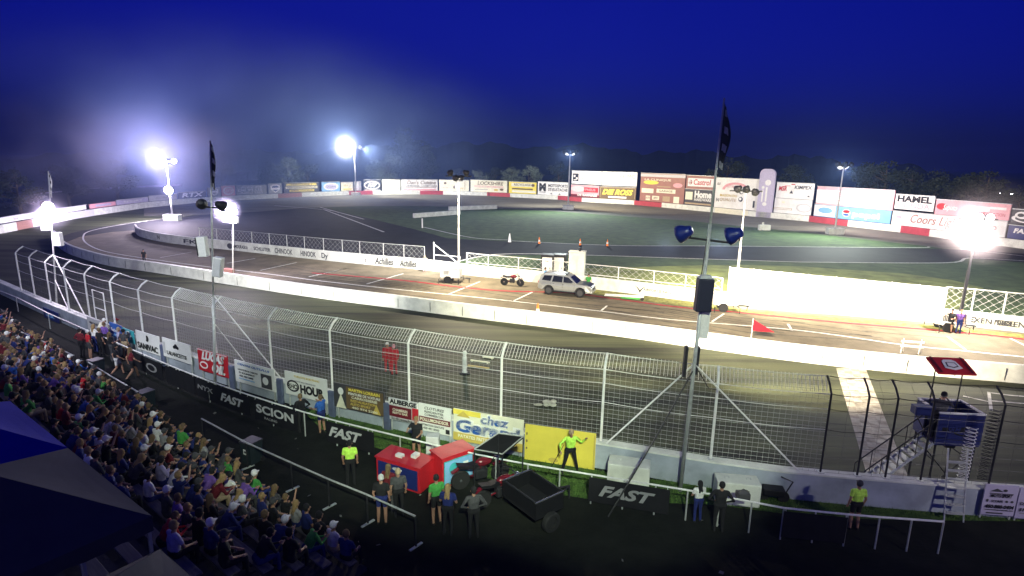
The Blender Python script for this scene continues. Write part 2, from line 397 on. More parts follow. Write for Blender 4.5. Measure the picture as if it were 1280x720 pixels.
# back straight wall : white and red sections, one wall
bk = [at(x, y) for x, y in BACK]
def backg(x): return at(x, lerp_line(BACK, x))
secs = [(-60,20,'white'),(20,40,'redbrown'),(40,90,'white'),(90,117,'lgrey'),(117,290,'white'),(290,347,'white'),(347,377,'redbrown'),(377,436,'white'),(436,466,'red'),(466,525,'white'),(525,554,'red'),(554,609,'white'),(609,638,'red'),(638,697.5,'white'),(697.5,727.5,'red'),(727.5,793,'white'),(793,827.5,'red'),(827.5,894,'white'),(894,935,'cream'),(935,1011.5,'white'),(1011.5,1060,'red'),(1060,1126,'white'),(1126,1162,'red'),(1162,1340,'white')]
root = empty('back_straight_wall', tuple(backg(600)), 0, 'low concrete wall of white and red sections running below the advertising boards', 'wall')
m_bw = {'white':m_white,'red':m_red,'redbrown':pm('redbrown'),'lgrey':pm('lgrey'),'cream':pm('cream')}
for x0, x1, c in secs:
    b = MB(); n = max(2, int((x1-x0)/8)); wall_strip(b, [backg(x0+(x1-x0)*i/n) for i in range(n+1)], .4, 1.2)
    o = b.build('wall_section', m_bw[c], root); o.matrix_parent_inverse = Matrix.Translation(-backg(600))

# ------------------------------------------------------------------ advertising boards of the back straight
def board_frame(Pl, Pr, name, label, cat='billboard', group=None, off=.5):
    d = Pr - Pl; d.z = 0; w = d.length; rz = math.atan2(d.y, d.x)
    nrm = Vector((-d.y, d.x, 0)).normalized()
    P = Pl + nrm*off; P.z = 0
    return empty(name, tuple(P), rz, label, cat, group), w
TXT = []
def letter(root, specs, z0, z1, w, y=-.03, prefix='lettering'):
    # specs: (text, cx fraction, cz fraction, height fraction, width fraction, colour, shear, bold)
    h = z1-z0
    for s in specs:
        if s[0] in ('ell', 'rect', 'tri', 'ring', 'shield', 'arch'):
            _, fx, fz, fw, fh, c = s[:6]; q = MB(); a, e = fw*w/2, fh*h/2; T = .012 + .006*(s[6] if len(s) > 6 else 0)
            o = (fx*w, y-T+.012, z0+fz*h)
            if s[0] == 'rect': poly = [(-a,-e),(a,-e),(a,e),(-a,e)]
            elif s[0] == 'tri': poly = [(-a,-e),(a,-e),(0,e)]
            elif s[0] == 'shield': poly = [(0,-e),(a*.8,-e*.3),(a,e*.7),(a*.5,e),(-a*.5,e),(-a,e*.7),(-a*.8,-e*.3)]
            elif s[0] == 'ell': poly = [(a*math.cos(t*math.pi/14), e*math.sin(t*math.pi/14)) for t in range(28)]
            if s[0] in ('ring', 'arch'):
                n = 24; end = math.pi if s[0] == 'arch' else 2*math.pi; vs, fs = [], []
                for t in range(n+1):
                    g = end*t/n; vs += [(a*math.cos(g)+o[0], o[1], e*math.sin(g)+o[2]), (a*.8*math.cos(g)+o[0], o[1], e*.72*math.sin(g)+o[2])]
                q.add(vs, [(2*t, 2*t+2, 2*t+3, 2*t+1) for t in range(n)])
            else: q.plate(poly, .01, axis='y', o=o)
            q.build('emblem' if s[0] != 'rect' else 'colour_panel', pm(c), root)
        else:
            t, fx, fz, fh, fw, c = s[:6]
            text(t, fh*h, pm(c), root, (fx*w, y-.012-.004, z0+fz*h), prefix, s[6] if len(s) > 6 else 0, s[7] if len(s) > 7 else .02, width=fw*w if fw else None)
def billboard(x0, x1, tops, bot, bg, specs, label, name='billboard', off=.6, depth=.18, frame=True, lift=0):
    Pl, Pr = backg(x0), backg(x1); r, w = board_frame(Pl, Pr, name, label, off=off)
    def zz(x, y, P): return zat(x, y, P)
    yt0, yt1 = tops; yb0, yb1 = bot
    z1 = (zz(x0, yt0, Pl)+zz(x1, yt1, Pr))/2; z0 = max(1.25, (zz(x0, yb0, Pl)+zz(x1, yb1, Pr))/2) + lift
    b = MB(); b.box((w/2, depth/2, (z0+z1)/2), (w-.08, depth, z1-z0)); b.build('panel', mat('board_'+bg, P_[bg], .55, var=.12, scale=.5), r)
    for k in range(max(2, int(w/5))+1):
        q = MB(); q.box((.15+(w-.3)*k/max(2, int(w/5)), depth+.08, z1/2), (.16,.14,z1)); q.build('post', m_dark, r)
    if frame:
        q = MB(); q.box((w/2, -.005, z1+.05), (w, .3, .1)); q.build('top_rail', m_steel, r)
    letter(r, specs, z0, z1, w)
    return r
BB = billboard
BB(227,261,(241,239),(251,250),'black',[('RTX',.5,.5,.7,.8,'white',.2,.05)],'black board with large white RTX letters beside the left flag pole')
BB(263,279,(236,234),(249,248.5),'grey',[('shield',.5,.5,.7,.85,'white'),('shield',.5,.52,.5,.6,'grey',1),('rect',.5,.55,.6,.22,'white',2)],'small grey board with one white shield next to a pink board')
BB(280,297,(233,232),(249,248),'pink',[('ring',.5,.5,.8,.8,'white'),('UFA',.5,.5,.28,.6,'white')],'pink board with a white ring emblem between grey boards')
BB(298,336,(233,231),(248,247),'grey',[('PIECES',.5,.8,.2,.7,'white',.2),('DE PLUS',.45,.5,.25,.8,'white'),('AUTO TEST',.5,.2,.2,.75,'white')],'grey board with three rows of faint white lettering')
BB(338,355,(231,229),(246,246),'grey',[('shield',.5,.5,.7,.85,'white'),('shield',.5,.5,.5,.62,'navy',1),('rect',.5,.5,.65,.2,'white',2)],'grey board with a dark centred white shield beside the yellow lettered board')
BB(357,401,(229,228),(245,243.5),'dgrey',[('rect',.5,.82,.85,.2,'yellow'),('PEINTURE /',.5,.82,.13,.6,'brown',0,.03),('rect',.5,.52,.9,.24,'cream'),('PERFORMANCE PLUS',.5,.52,.16,.8,'brown'),('rect',.5,.2,.7,.22,'yellow'),('DIESEL ET PNEUS',.5,.2,.14,.6,'brown')],'dark board with three yellow strips of lettering')
BB(404,427,(228,227),(243,242),'lblue',[('ell',.5,.5,.8,.8,'white'),('ell',.5,.5,.65,.6,'lilac',1),('OCEAN',.5,.5,.22,.5,'black')],'blue board with a white oval emblem')
BB(428,443,(228,227.5),(242,241),'cream',[('SIX 3',.5,.6,.25,.6,'gold'),('rect',.5,.2,.7,.15,'yellow')],'small cream board behind the bright pole lamp mast')
BB(444,453,(227,227),(241,241),'grey',[('rect',.5,.5,.3,.9,'lgrey')],'narrow plain grey board between cream and black boards')
BB(455,477,(225,225),(239,239),'black',[('ell',.5,.5,.92,.8,'white'),('ell',.5,.5,.78,.62,'black',1),('ARP',.5,.5,.42,.55,'white',.3,.06),('rect',.5,.04,.9,.07,'white')],'black board with tilted white oval ring and three letters')
BB(478,501,(224.5,224.5),(240,240),'cream',[('Chez Luc',.5,.62,.18,.5,'gold'),('450 473 8000',.5,.2,.12,.8,'grey')],'almost blank cream board right of the black oval board')
BB(502,547.5,(224.5,224.8),(240,240),'white',[("Dan's Cuisine",.55,.72,.34,.8,'brown',.25),('rect',.5,.3,.9,.05,'brown'),('ARMOIRES  COMPTOIRS',.55,.42,.12,.85,'dgrey'),('rect',.5,.1,.9,.12,'pink')],'white board with brown script and a pink strip along its foot')
BB(548.5,586,(225,225.3),(240,240.5),'cream',[('ell',.2,.7,.1,.22,'brown'),('DECOR',.2,.3,.12,.2,'pink'),('rect',.5,.35,.05,.25,'brown'),('LAVAL',.7,.25,.14,.25,'gold'),('rect',.86,.5,.02,.8,'tan')],'cream board with a small brown round mark behind the light mast')
BB(587,633,(225.3,226),(240,242),'cream',[('LOCKSHIRE',.55,.74,.3,.7,'brown',.15),('PIECES ET PERFORMANCE',.5,.45,.16,.8,'pink'),('rect',.3,.2,.35,.05,'grey'),('ell',.7,.2,.12,.18,'gold'),('ell',.85,.25,.1,.2,'brown')],'cream board with brown capitals over small pink print')
BB(634.5,669,(227.5,228),(242,244),'yellow',[('rect',.5,.75,.8,.3,'cream'),('rect',.5,.4,.75,.12,'brown'),('RECYCLAGE',.5,.76,.2,.6,'brown'),('rect',.55,.18,.85,.2,'cream'),('ell',.88,.75,.12,.25,'brown',1)],'yellow board with cream bands and a brown stripe')
BB(670.5,709,(227,228.5),(243,245.5),'white',[('M',.16,.55,.55,.22,'black',0,.09),('MOTOSPORTS',.66,.72,.22,.62,'dgrey',0,.04),('ST-EUSTACHE',.66,.42,.22,.62,'dgrey',0,.04),('rect',.16,.2,.2,.04,'black'),('tri',.45,.12,.08,.1,'dgrey'),('tri',.72,.12,.08,.1,'dgrey')],'white board with a bold black M and MOTOSPORTS ST-EUSTACHE')
BB(712,749,(213.5,214.5),(229.5,231),'white',[('rect',.14,.5,.2,.6,'black'),('rect',.1,.6,.06,.15,'white',1),('rect',.18,.42,.06,.15,'white',1),('rect',.12,.3,.1,.05,'white',1),('MULTI PRESTO',.55,.45,.1,.4,'grey'),('INC',.9,.42,.1,.1,'grey')],'tall upper white board with a black cube logo')
BB(750,793.5,(214.5,216),(231,233.8),'white',[('ENCORE MC',.5,.68,.3,.9,'tan',0,0),('rect',.4,.68,.02,.02,'white')],'upper white board with thin tan capitals above the brown board')
BB(712,747,(231,232.5),(247,249.5),'pink',[('ell',.25,.68,.5,.5,'lgrey'),('rect',.72,.64,.5,.4,'red'),('PNEUS',.7,.64,.2,.35,'pink'),('rect',.5,.12,1,.22,'maroon'),('DE BARNABE',.6,.17,.16,.7,'white',0,.05)],'lower pink and red board under the black cube logo',off=.45)
BB(748,793.5,(232.6,235),(249.5,253),'brown',[('DIE ROSS',.5,.55,.42,.85,'yellow',.35,.07),('rect',.5,.16,.5,.14,'white'),('rect',.5,.93,.95,.04,'tan'),('rect',.02,.5,.015,.85,'tan'),('rect',.97,.5,.015,.85,'tan')],'lower brown board with slanted yellow capitals',off=.45)
BB(797,852,(216,218.5),(253,257),'redbrown',[('rect',.5,.93,1,.1,'lgrey'),('ell',.25,.68,.35,.14,'yellow'),('LA CLINIQUE',.4,.78,.07,.6,'cream'),('rect',.18,.38,.28,.16,'cream'),('rect',.6,.4,.42,.14,'cream'),('GARAGE',.6,.4,.07,.3,'brown'),('ell',.85,.62,.2,.16,'pink'),('rect',.2,.12,.1,.16,'cream'),('rect',.38,.14,.16,.14,'cream'),('rect',.62,.13,.16,.18,'tan'),('DEPOT',.38,.13,.07,.1,'maroon'),('rect',.84,.12,.12,.22,'cream'),('AUTO',.2,.12,.08,.09,'maroon'),('rect',.55,.55,.3,.03,'tan')],'large red brown board crowded with small cream adverts')
BB(853,888,(218.6,221),(235.5,237.5),'redbrown',[('rect',.52,.5,.9,.62,'white'),('ell',.16,.5,.14,.4,'red'),('Castrol',.58,.5,.42,.6,'red',.1)],'red brown board with red Castrol script on white')
BB(853,888,(236,238),(256.5,259),'dgrey',[('rect',.16,.58,.26,.5,'cream'),('Home',.66,.68,.4,.6,'white',0,.08),('HARDWARE',.66,.36,.18,.6,'white',0,.04),('rect',.5,.1,.95,.1,'tan')],'dark board with a cream square and bold white Home lettering',off=.45)
BB(889.5,943,(221.5,225),(259,264),'white',[('arch',.48,.62,.62,.5,'pink'),('ELLE',.08,.8,.08,.08,'dgrey',.4),('N',.08,.25,.12,.06,'dgrey'),('ell',.62,.58,.1,.16,'black'),('ell',.63,.57,.06,.1,'white',1),('ell',.62,.33,.1,.16,'black'),('ell',.61,.34,.06,.1,'white',1),('rect',.92,.2,.04,.22,'black'),('MAISON DU',.33,.42,.08,.4,'gold'),('QUALITE',.33,.28,.1,.4,'tan',.3),('ell',.92,.5,.05,.06,'black'),('RESTAURANT',.45,.73,.08,.4,'pink')],'big white board with a pink arch and two black rings')
# column sign with rounded top
Pl, Pr = backg(945), backg(963.5); r, w = board_frame(Pl, Pr, 'pylon_sign', 'tall grey pylon sign with rounded top standing above the boards', 'sign', off=.1)
zt, zb = zat(954, 211, backg(954)), .0
b = MB(); n = 10; rad = w*.32
poly = [(0,zb),(w,zb)] + [(w-rad+rad*math.cos(t*math.pi/2/n), zt-rad+rad*math.sin(t*math.pi/2/n)) for t in range(n+1)] + [(rad+rad*math.cos(math.pi/2+t*math.pi/2/n), zt-rad+rad*math.sin(math.pi/2+t*math.pi/2/n)) for t in range(n+1)]
b.plate(poly, .5, axis='y', o=(0,-.3,0)); b.build('panel', pm('lilac'), r)
letter(r, [('ell',.6,.72,.4,.12,'white'),('ell',.3,.62,.2,.06,'white'),('rect',.3,.45,.1,.25,'white'),('rect',.55,.48,.12,.3,'white'),('ell',.5,.28,.3,.08,'white')], zb, zt, w, y=-.32)
BB(964.5,1011,(226.8,230.6),(246.5,250),'white',[('MSR',.18,.6,.3,.22,'red',.2,.04),('KIMPEX',.72,.72,.22,.45,'dgrey',.1,.03),('tri',.42,.42,.1,.2,'dgrey'),('rect',.45,.9,.1,.06,'red'),('tri',.88,.2,.08,.12,'dgrey'),('rect',.3,.8,.15,.05,'pink')],'upper white board with small red and dark lettering right of pylon')
BB(964.5,1011,(247.2,250.6),(265.5,271),'white',[('ring',.8,.45,.4,.6,'lgrey'),('rect',.25,.3,.5,.12,'tan'),('rect',.25,.3,.47,.07,'white',1),('ell',.25,.75,.1,.15,'cream')],'lower white board with a grey curve right of pylon',off=.45)
BB(1014,1109,(231,240),(256.5,260.5),'pink',[('rect',.35,.45,.7,.75,'white'),('ell',.16,.6,.12,.4,'cream',1),('PIECES LEE',.45,.6,.26,.42,'pink',0,.03),('rect',.45,.28,.5,.06,'pink',1)],'long pink and white upper board behind the slim light mast')
BB(1014,1109,(257,261),(273,284.5),'lblue',[('rect',.15,.5,.3,.9,'white'),('ell',.16,.55,.2,.5,'lblue',1),('ell',.45,.5,.105,.62,'white',1),('ell',.45,.62,.09,.26,'red',2),('ell',.45,.36,.08,.18,'blue',2),('pepsi',.7,.46,.44,.34,'white',0,.05)],'light blue board with white pepsi word and round logo',off=.45)
BB(1110,1158,(241,247),(260,265),'white',[('HAMEL',.5,.7,.42,.88,'black',0,.06),('HONDA',.5,.26,.34,.82,'pink',0,.03)],'white board with HAMEL in black above pink capitals')
BB(1159.5,1251,(247,257.5),(265,278),'pink',[('ell',.1,.55,.16,.45,'red'),('Saputo',.22,.5,.36,.2,'white',.3,.03),('rect',.6,.6,.3,.3,'white'),('LIQUIDATION',.8,.3,.2,.3,'red'),('rect',.85,.7,.2,.16,'white')],'upper pink board right of the HAMEL board')
BB(1110,1251,(261.5,279),(281,298),'white',[('rect',.07,.6,.06,.2,'pink'),('Coors Light',.42,.55,.62,.46,'redbrown',.3,.01),('THE PRO',.85,.5,.26,.16,'redbrown',0,.05),('Silver',.66,.5,.3,.1,'lgrey')],'long lower white board with red brown Coors script',off=.45)
BB(1253,1340,(260,269),(277,290),'black',[('ell',.16,.62,.22,.5,'white'),('rect',.36,.62,.44,.22,'white'),('ell',.14,.62,.1,.25,'black',1),('ring',.28,.4,.55,.6,'white'),('SPEEDY',.34,.62,.14,.28,'black',.2)],'upper black board with a white swoosh at the end of the row')
BB(1253,1340,(280,291),(302,316),'navy',[('FALKEN',.34,.6,.34,.5,'white',.15,.06)],'lower navy board with white FALKEN capitals',off=.45)
# near left boards of turn one
BB(8,63,(272.5,264),(291,281),'white',[('Boulevard',.2,.35,.14,.2,'grey'),('shield',.33,.5,.11,.65,'grey'),('shield',.33,.5,.085,.5,'white',1),('rect',.33,.45,.1,.14,'grey',2),('ell',.68,.55,.16,.6,'grey'),('ell',.68,.55,.12,.42,'cream',1),('NAPA',.52,.5,.1,.06,'grey'),('RADIO',.5,.2,.1,.14,'grey'),('OK',.86,.5,.14,.06,'grey')],'white board with a grey shield and oval near the turn')
BB(64,114,(264,255.5),(280,270),'white',[('AUTO EXPERT LAVAL',.4,.5,.09,.5,'lgrey')],'plain white board with faint lettering behind the purple lamp')
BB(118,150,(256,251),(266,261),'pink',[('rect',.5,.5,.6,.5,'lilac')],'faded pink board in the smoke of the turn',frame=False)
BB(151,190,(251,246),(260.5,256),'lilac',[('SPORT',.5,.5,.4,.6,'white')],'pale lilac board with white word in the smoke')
BB(191,225,(246,242),(256,252),'lgrey',[('ACTION',.5,.5,.35,.6,'grey')],'light grey board left of the RTX board')
# ------------------------------------------------------------------ lettering on the pit wall
def wall_text(x, txt, h, L, parent, c='dgrey', zc=.55, off=.14, shear=0, bold=.03, width=None, emb=None):
    y = lerp_line(L, x); a, b_ = at(x-3, lerp_line(L, x-3)), at(x+3, lerp_line(L, x+3)); d = (b_-a).normalized(); n = Vector((d.y, -d.x, 0))
    p = at(x, y) + n*off; p.z = zc; rz = math.atan2(d.y, d.x)
    if emb:
        e = MB()
        if emb == 'ell': e.plate([(h*1.0*math.cos(t*.45), h*.7*math.sin(t*.45)) for t in range(14)], .01, axis='y')
        if emb == 'wing': e.plate([(-.8*h,.5*h),(-.3*h,0),(0,-.5*h),(.3*h,0),(.8*h,.5*h),(.3*h,.2*h),(0,-.1*h),(-.3*h,.2*h)], .01, axis='y')
        o = e.build('emblem', pm(c), parent); o.location = p; o.rotation_euler = (0, 0, rz); return
    text(txt, h, pm(c), parent, p, shear=shear, bold=bold, rot=(R(90), 0, rz), width=width)
_wt = [(190,'GOODRIDGE',.5),(203,'NGK',.5),(214,'TOYO',.5),(226,'BREMBO',.4),(240,'FK',.5),(301,'KAMOURASKA',.42),(329,'SCHLUTER',.42),(356,'CHINOOK',.6),(385,'CHINOOK',.6),(415,'Dynastie',.6),(446,'Dynastie',.6),(481,'Achilles',.75),(511,'Achilles',.75),(538,'',0)]
for (x, t, h), nx in zip(_wt, _wt[1:]):
    wall_text(x, t, h, PITW, pitwall, shear=.2 if 'A' == t[0] else 0, width=.78*min((at(nx[0],lerp_line(PITW,nx[0]))-at(x,lerp_line(PITW,x))).length, 3.6))
for x in (272, 289): wall_text(x, '', .5, PITW, pitwall, emb='ell')
wall_text(800, '', .7, PITW, pitwall, emb='wing'); wall_text(822, 'AIRFORCE RACE', .25, PITW, pitwall)
for x, t in [(905,'PUBLICITE'),(1232,'NEXEN TIRE'),(1253,'GO'),(1273,'NEXEN TIRE')]: wall_text(x, t, .4, PITW, pitwall)
wall_text(945, 'OK', .4, PITW, pitwall, c='navy')

# ------------------------------------------------------------------ fence behind the pit wall
def fence_line(name, label, L, xs, h, z0, back, rails=(1.0,), m=None, rad=.035, gauge=0):
    P0 = at(xs[0], lerp_line(L, xs[0])); root = empty(name, (P0.x, P0.y, 0), 0, label, 'fence')
    tops = []
    for x in xs:
        a, b_ = at(x-3, lerp_line(L, x-3)), at(x+3, lerp_line(L, x+3)); d = (b_-a).normalized(); n = Vector((-d.y, d.x, 0))
        p = at(x, lerp_line(L, x)) + n*back; q = MB(); q.tube([p-P0+Vector((0,0,z0)), p-P0+Vector((0,0,h))], rad, 6); q.build('post', m or m_steel, root); tops.append(p-P0)
    for f in rails:
        q = MB()
        q.tube([p+Vector((0,0,z0+(h-z0)*f)) for p in tops], rad*.7, 5); q.build('top_rail' if f == 1 else 'rail', m or m_steel, root)
    if gauge:
        q = MB()
        for a, b_ in zip(tops, tops[1:]):
            n = max(2, int((b_-a).length/gauge))
            for i in range(n):
                u, v = a.lerp(b_, i/n), a.lerp(b_, (i+1)/n)
                k = max(1, round((h-z0)/gauge))
                for j in range(k):
                    z = z0+(h-z0)*j/k; z2 = z0+(h-z0)*(j+1)/k
                    for s, e in ((u, v), (v, u)):
                        q.tube([s+Vector((0,0,z)), e+Vector((0,0,z2))], .007, 3)
        q.build('chain_link', m or m_steel, root)
    return root
fence_line('chain_link_fence', 'low chain link fence with thin posts behind the long white pit wall', PITW, [240,262,284,306,328,350,372,396,420,442,472,498,524], 2.3, 0, 1.2, (1.0,), gauge=.55)
fence_line('chain_link_fence', 'low chain link fence behind the light mast and white plastic cabins', PITW, [577,605,643,684,725,768,812,852,898], 2.1, 0, 1.0, (1.0,.55), m=m_wsteel, rad=.05, gauge=.6)
fence_line('chain_link_fence', 'short chain link fence behind the NEXEN TIRE lettering', PITW, [1183,1218,1256,1300], 2.6, 0, 1.3, (1.0,), m=m_wsteel, rad=.06, gauge=.5)
# white windscreen cloth fence, blown out by the floodlights
SF = [906,940,975,1010,1045,1080,1115,1150,1182]; TP = [(906,334),(1000,343),(1182,360)]
P0 = at(906, lerp_line(PITW, 906)); r = empty('screen_fence', (P0.x, P0.y, 0), 0, 'long white cloth covered fence glowing under the floodlights behind the pit wall', 'fence'); q = MB(); vs = []; fs_ = []
def sfp(x):
    a, b_ = at(x-3, lerp_line(PITW, x-3)), at(x+3, lerp_line(PITW, x+3)); d = (b_-a).normalized(); n = Vector((-d.y, d.x, 0)); p = at(x, lerp_line(PITW, x)) + n*1.1
    return p, zat(x, lerp_line(TP, x), p)
xs_ = [906+(1182-906)*i/48 for i in range(49)]
for i, x in enumerate(xs_):
    p, zt = sfp(x); p = p-P0; p.z = 0; n = Vector((.2,1,0)).normalized()
    for j in range(5): vs.append(p + Vector((0,0,.25+(zt-.3-.02*math.sin(i*1.1))*j/4)) + n*.03*math.sin(i*.9+j))
q.add(vs, [(i*5+j, (i+1)*5+j, (i+1)*5+j+1, i*5+j+1) for i in range(48) for j in range(4)]); q.build('cloth', mat('cream_windscreen_cloth', (.72,.7,.55), .85, var=.15, scale=.8), r, smooth=True)
tops_ = []
for x in SF:
    p, zt = sfp(x); p = p-P0+Vector((0,.08,0)); p.z = 0; q = MB(); q.tube([p, p+Vector((0,0,zt+.08))], .05, 6); q.build('post', m_wsteel, r); tops_.append(p+Vector((0,0,zt)))
q = MB(); q.tube(tops_, .03, 5); q.build('top_rail', m_wsteel, r)
# gate leaf braces near the paddock entrance
g = at(541, 334); r = empty('paddock_gate', (g.x, g.y+1.0, 0), R(-20), 'white steel swing gate with a diagonal brace at the pit wall gap', 'gate')
b = MB(); b.tube([(0,0,0),(0,0,2.6)], .06, 6); b.build('post', m_wsteel, r)
b = MB(); b.tube([(0,0,2.4),(3.2,0,.3)], .05, 5); b.build('brace', m_wsteel, r)
b = MB(); b.tube([(0,0,.3),(3.2,0,.3),(3.2,0,1.2),(0,0,1.2)], .04, 5); b.build('frame', m_wsteel, r)

# ------------------------------------------------------------------ catch fence on the trackside wall
POSTS = [(27,None),(44,None),(64,None),(87,None),(113,None),(145,None),(180,None),(222,None),(272,None),(341,None),(416,None),(512,None),(626,None),(751,None),(888,None),(1025,None),(1071,None),(1106,None),(1150,None),(1235,None),(1300,None)]
def outp(x): return at(x, lerp_line(OUTER_TOP, x), 1.0)
CF0 = outp(512); cf = empty('catch_fence', tuple(CF0), 0, 'tall debris fence with bent posts and welded wire along the front straight', 'fence')
PH, BX, BZ = 2.9, .55, .45
pp = []
for x, _ in POSTS:
    a, b_ = outp(x-4), outp(x+4); d = (b_-a).normalized(); n = Vector((-d.y, d.x, 0))
    p = outp(x) - CF0 + Vector((0,0,.062)); pp.append((x, p, n))
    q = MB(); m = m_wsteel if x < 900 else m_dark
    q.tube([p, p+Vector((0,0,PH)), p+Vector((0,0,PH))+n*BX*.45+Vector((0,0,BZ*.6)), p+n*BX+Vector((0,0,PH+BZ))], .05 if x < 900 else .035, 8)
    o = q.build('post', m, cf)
    q = MB(); q.box(p+Vector((0,0,.01)), (.2,.2,.02)); q.build('foot_plate', m_steel, o)
def bent(p, n, s):    # s: height along the fence incl. the bent top
    if s <= PH: return p + Vector((0,0,s))
    f = (s-PH)/math.hypot(BX, BZ); return p + n*BX*f + Vector((0,0,PH+BZ*f))
TOT = PH + math.hypot(BX, BZ)
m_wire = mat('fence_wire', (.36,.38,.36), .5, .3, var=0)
m_wire_unlit = mat('unlit_fence_wire', (.12,.12,.12), .5, .5, var=0)  # darker copy of the wire, shade outside the lit stretch put into the colour
for (x0, p0, n0), (x1, p1, n1) in zip(pp, pp[1:]):
    L = (p1-p0).length; w = MB()
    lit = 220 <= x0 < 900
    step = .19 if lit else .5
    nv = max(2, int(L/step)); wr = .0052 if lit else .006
    hs_ = [0]
    s = .15
    while s < TOT: hs_.append(s); s += (.17 if lit else .42)
    for i in range(1, nv):
        a = p0.lerp(p1, i/nv); n = n0.lerp(n1, i/nv)
        w.tube([bent(a, n, 0), bent(a, n, PH), bent(a, n, TOT)], wr*.72, 3)
    for s in hs_: w.tube([bent(p0, n0, s), bent(p1, n1, s)], wr*1.1, 3)
    w.build('wire_mesh', m_wire if lit else m_wire_unlit, cf)
    for s, r_ in ((TOT, .014), (PH, .014), (PH-.55, .01), (1.6, .01)):
        w = MB(); sag = .05; 
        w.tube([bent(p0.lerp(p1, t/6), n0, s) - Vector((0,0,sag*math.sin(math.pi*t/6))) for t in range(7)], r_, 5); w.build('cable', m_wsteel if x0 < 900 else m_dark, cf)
    if 200 < x0 < 900:
        w = MB()
        for i in range(int(L/.13)):
            a = p0.lerp(p1, i/int(L/.13)); w.tube([bent(a, n0, PH+.05), bent(a, n0, TOT)], .011, 3)
        w.build('overhang_bars', m_wsteel, cf)
# ladder frame at the far end (short H frame)
a, c = outp(128), outp(142); r = empty('access_frame', (a.x, a.y, 1.062), math.atan2(c.y-a.y, c.x-a.x), 'small white steel step frame standing against the catch fence above the group of people', 'frame')
L = (c-a).length; b = MB(); b.tube([(0,-.3,0),(0,-.3,2.2),(L,-.3,2.2),(L,-.3,0)], .035, 6); b.tube([(0,-.3,1.1),(L,-.3,1.1)], .03, 6); b.build('frame', m_wsteel, r)

# ------------------------------------------------------------------ near advertising panels behind the wall
def near_board(p0, p1, zb, zt, bg, specs, label, z0w=.3, off=0, cat='advertising panel', mt=None, name='advertising_panel', legs=True, y_=-.03):
    # p0,p1 : ground points under the panel's lower corners
    d = p1-p0; w = d.length; r = empty(name, (p0.x, p0.y, 0), math.atan2(d.y, d.x), label, cat)
    b = MB(); b.bevbox((w/2, .02, (zb+zt)/2), (w, .05, zt-zb), .008); b.build('panel', mt or mat('panel_'+bg, P_[bg], .5, var=.08, scale=1), r)
    if legs:
        for fx in (.06, .94):
            q = MB(); q.box((w*fx, .08, zt*.45), (.05,.05,zt*.9)); q.build('leg', m_steel, r)
    letter(r, specs, zb, zt, w, y=y_)
    return r
def panel_px(x0, x1, yt0, yb0, yb1, bg, specs, label, inset=.35, **k):
    # stands just on the near side of the trackside wall ; heights from the photograph
    def gp(x):
        a, b_ = outp(x-4), outp(x+4); d = (b_-a).normalized(); n = Vector((d.y, -d.x, 0)); p = outp(x) + n*inset; p.z = 0; return p
    P0, P1 = gp(x0), gp(x1)
    zt, zb = zat(x0, yt0, P0), (zat(x0, yb0, P0)+zat(x1, yb1, P1))/2
    return near_board(P0, P1, zb, zt, bg, specs, label, **k)
panel_px(60,79,383,399,403,'navy',[('ell',.5,.5,.4,.4,'blue'),('CIBC',.5,.5,.3,.6,'lblue')],'small navy panel at the far end of the trackside wall')
panel_px(117,143,394,412,420,'lgrey',[('PIECES EXPERT',.5,.65,.16,.7,'dgrey'),('rect',.5,.3,.7,.1,'grey')],'pale grey panel behind the group of people')
panel_px(146,161,401,419,424,'blue',[('Subaru',.5,.55,.24,.7,'white',.2),('rect',.5,.2,.8,.14,'lblue')],'blue panel with slanted white lettering')
panel_px(162,176,408,424,429,'teal',[('rect',.4,.5,.5,.6,'lblue'),('ell',.55,.55,.5,.7,'white'),('ell',.55,.6,.2,.5,'dgrey',1)],'teal picture panel beside the white SANIVAC panel')
panel_px(179,208,411,434,445,'white',[('ell',.5,.72,.13,.32,'black'),('rect',.44,.75,.06,.2,'white',1),('SANIVAC',.5,.25,.32,.86,'black',0,.03)],'white panel reading SANIVAC under a round black emblem')
panel_px(212,247,420,444,455,'white',[('ell',.5,.72,.1,.24,'black'),('ell',.44,.66,.08,.16,'black'),('ell',.56,.66,.08,.16,'black'),('LALANCETTE',.52,.28,.2,.7,'black'),('rect',.06,.5,.09,.6,'lgrey')],'white panel reading LALANCETTE under a small black leaf')
panel_px(256,293,434,461,472,'red',[('LUCAS',.54,.74,.36,.78,'white',.35,.07),('OIL',.7,.27,.38,.44,'white',.35,.07),('ell',.2,.3,.28,.34,'white'),('ell',.2,.3,.2,.2,'red',1),('rect',.5,.98,1,.03,'white')],'bright red panel with big slanted white LUCAS OIL lettering',name='advertising_panel')
panel_px(302,351,448,478,487,'white',[('rect',.8,.38,.26,.62,'dgrey'),('ell',.78,.4,.14,.35,'white',1),('CENTRE OUTILPLUS',.5,.86,.09,.8,'blue',.2),('LOCATION DE CAMIONS',.35,.62,.07,.5,'dgrey'),('ET EQUIPEMENT',.32,.48,.07,.4,'dgrey'),('450 430 2888',.3,.34,.07,.36,'dgrey'),('rect',.3,.2,.4,.04,'lblue')],'white panel with small blue print and a dark picture square')
panel_px(364,416,462,491,504,'white',[('ring',.2,.42,.3,.5,'black'),('RHO',.2,.4,.2,.24,'black',0,.04),('HOUR',.66,.36,.34,.56,'black',0,.07),('PUBLICITE BOIS FRANC',.55,.86,.08,.6,'gold'),('WWW.MULTIMARQUES',.5,.66,.06,.5,'grey')],'white panel with black ring emblem and HOUR lettering')
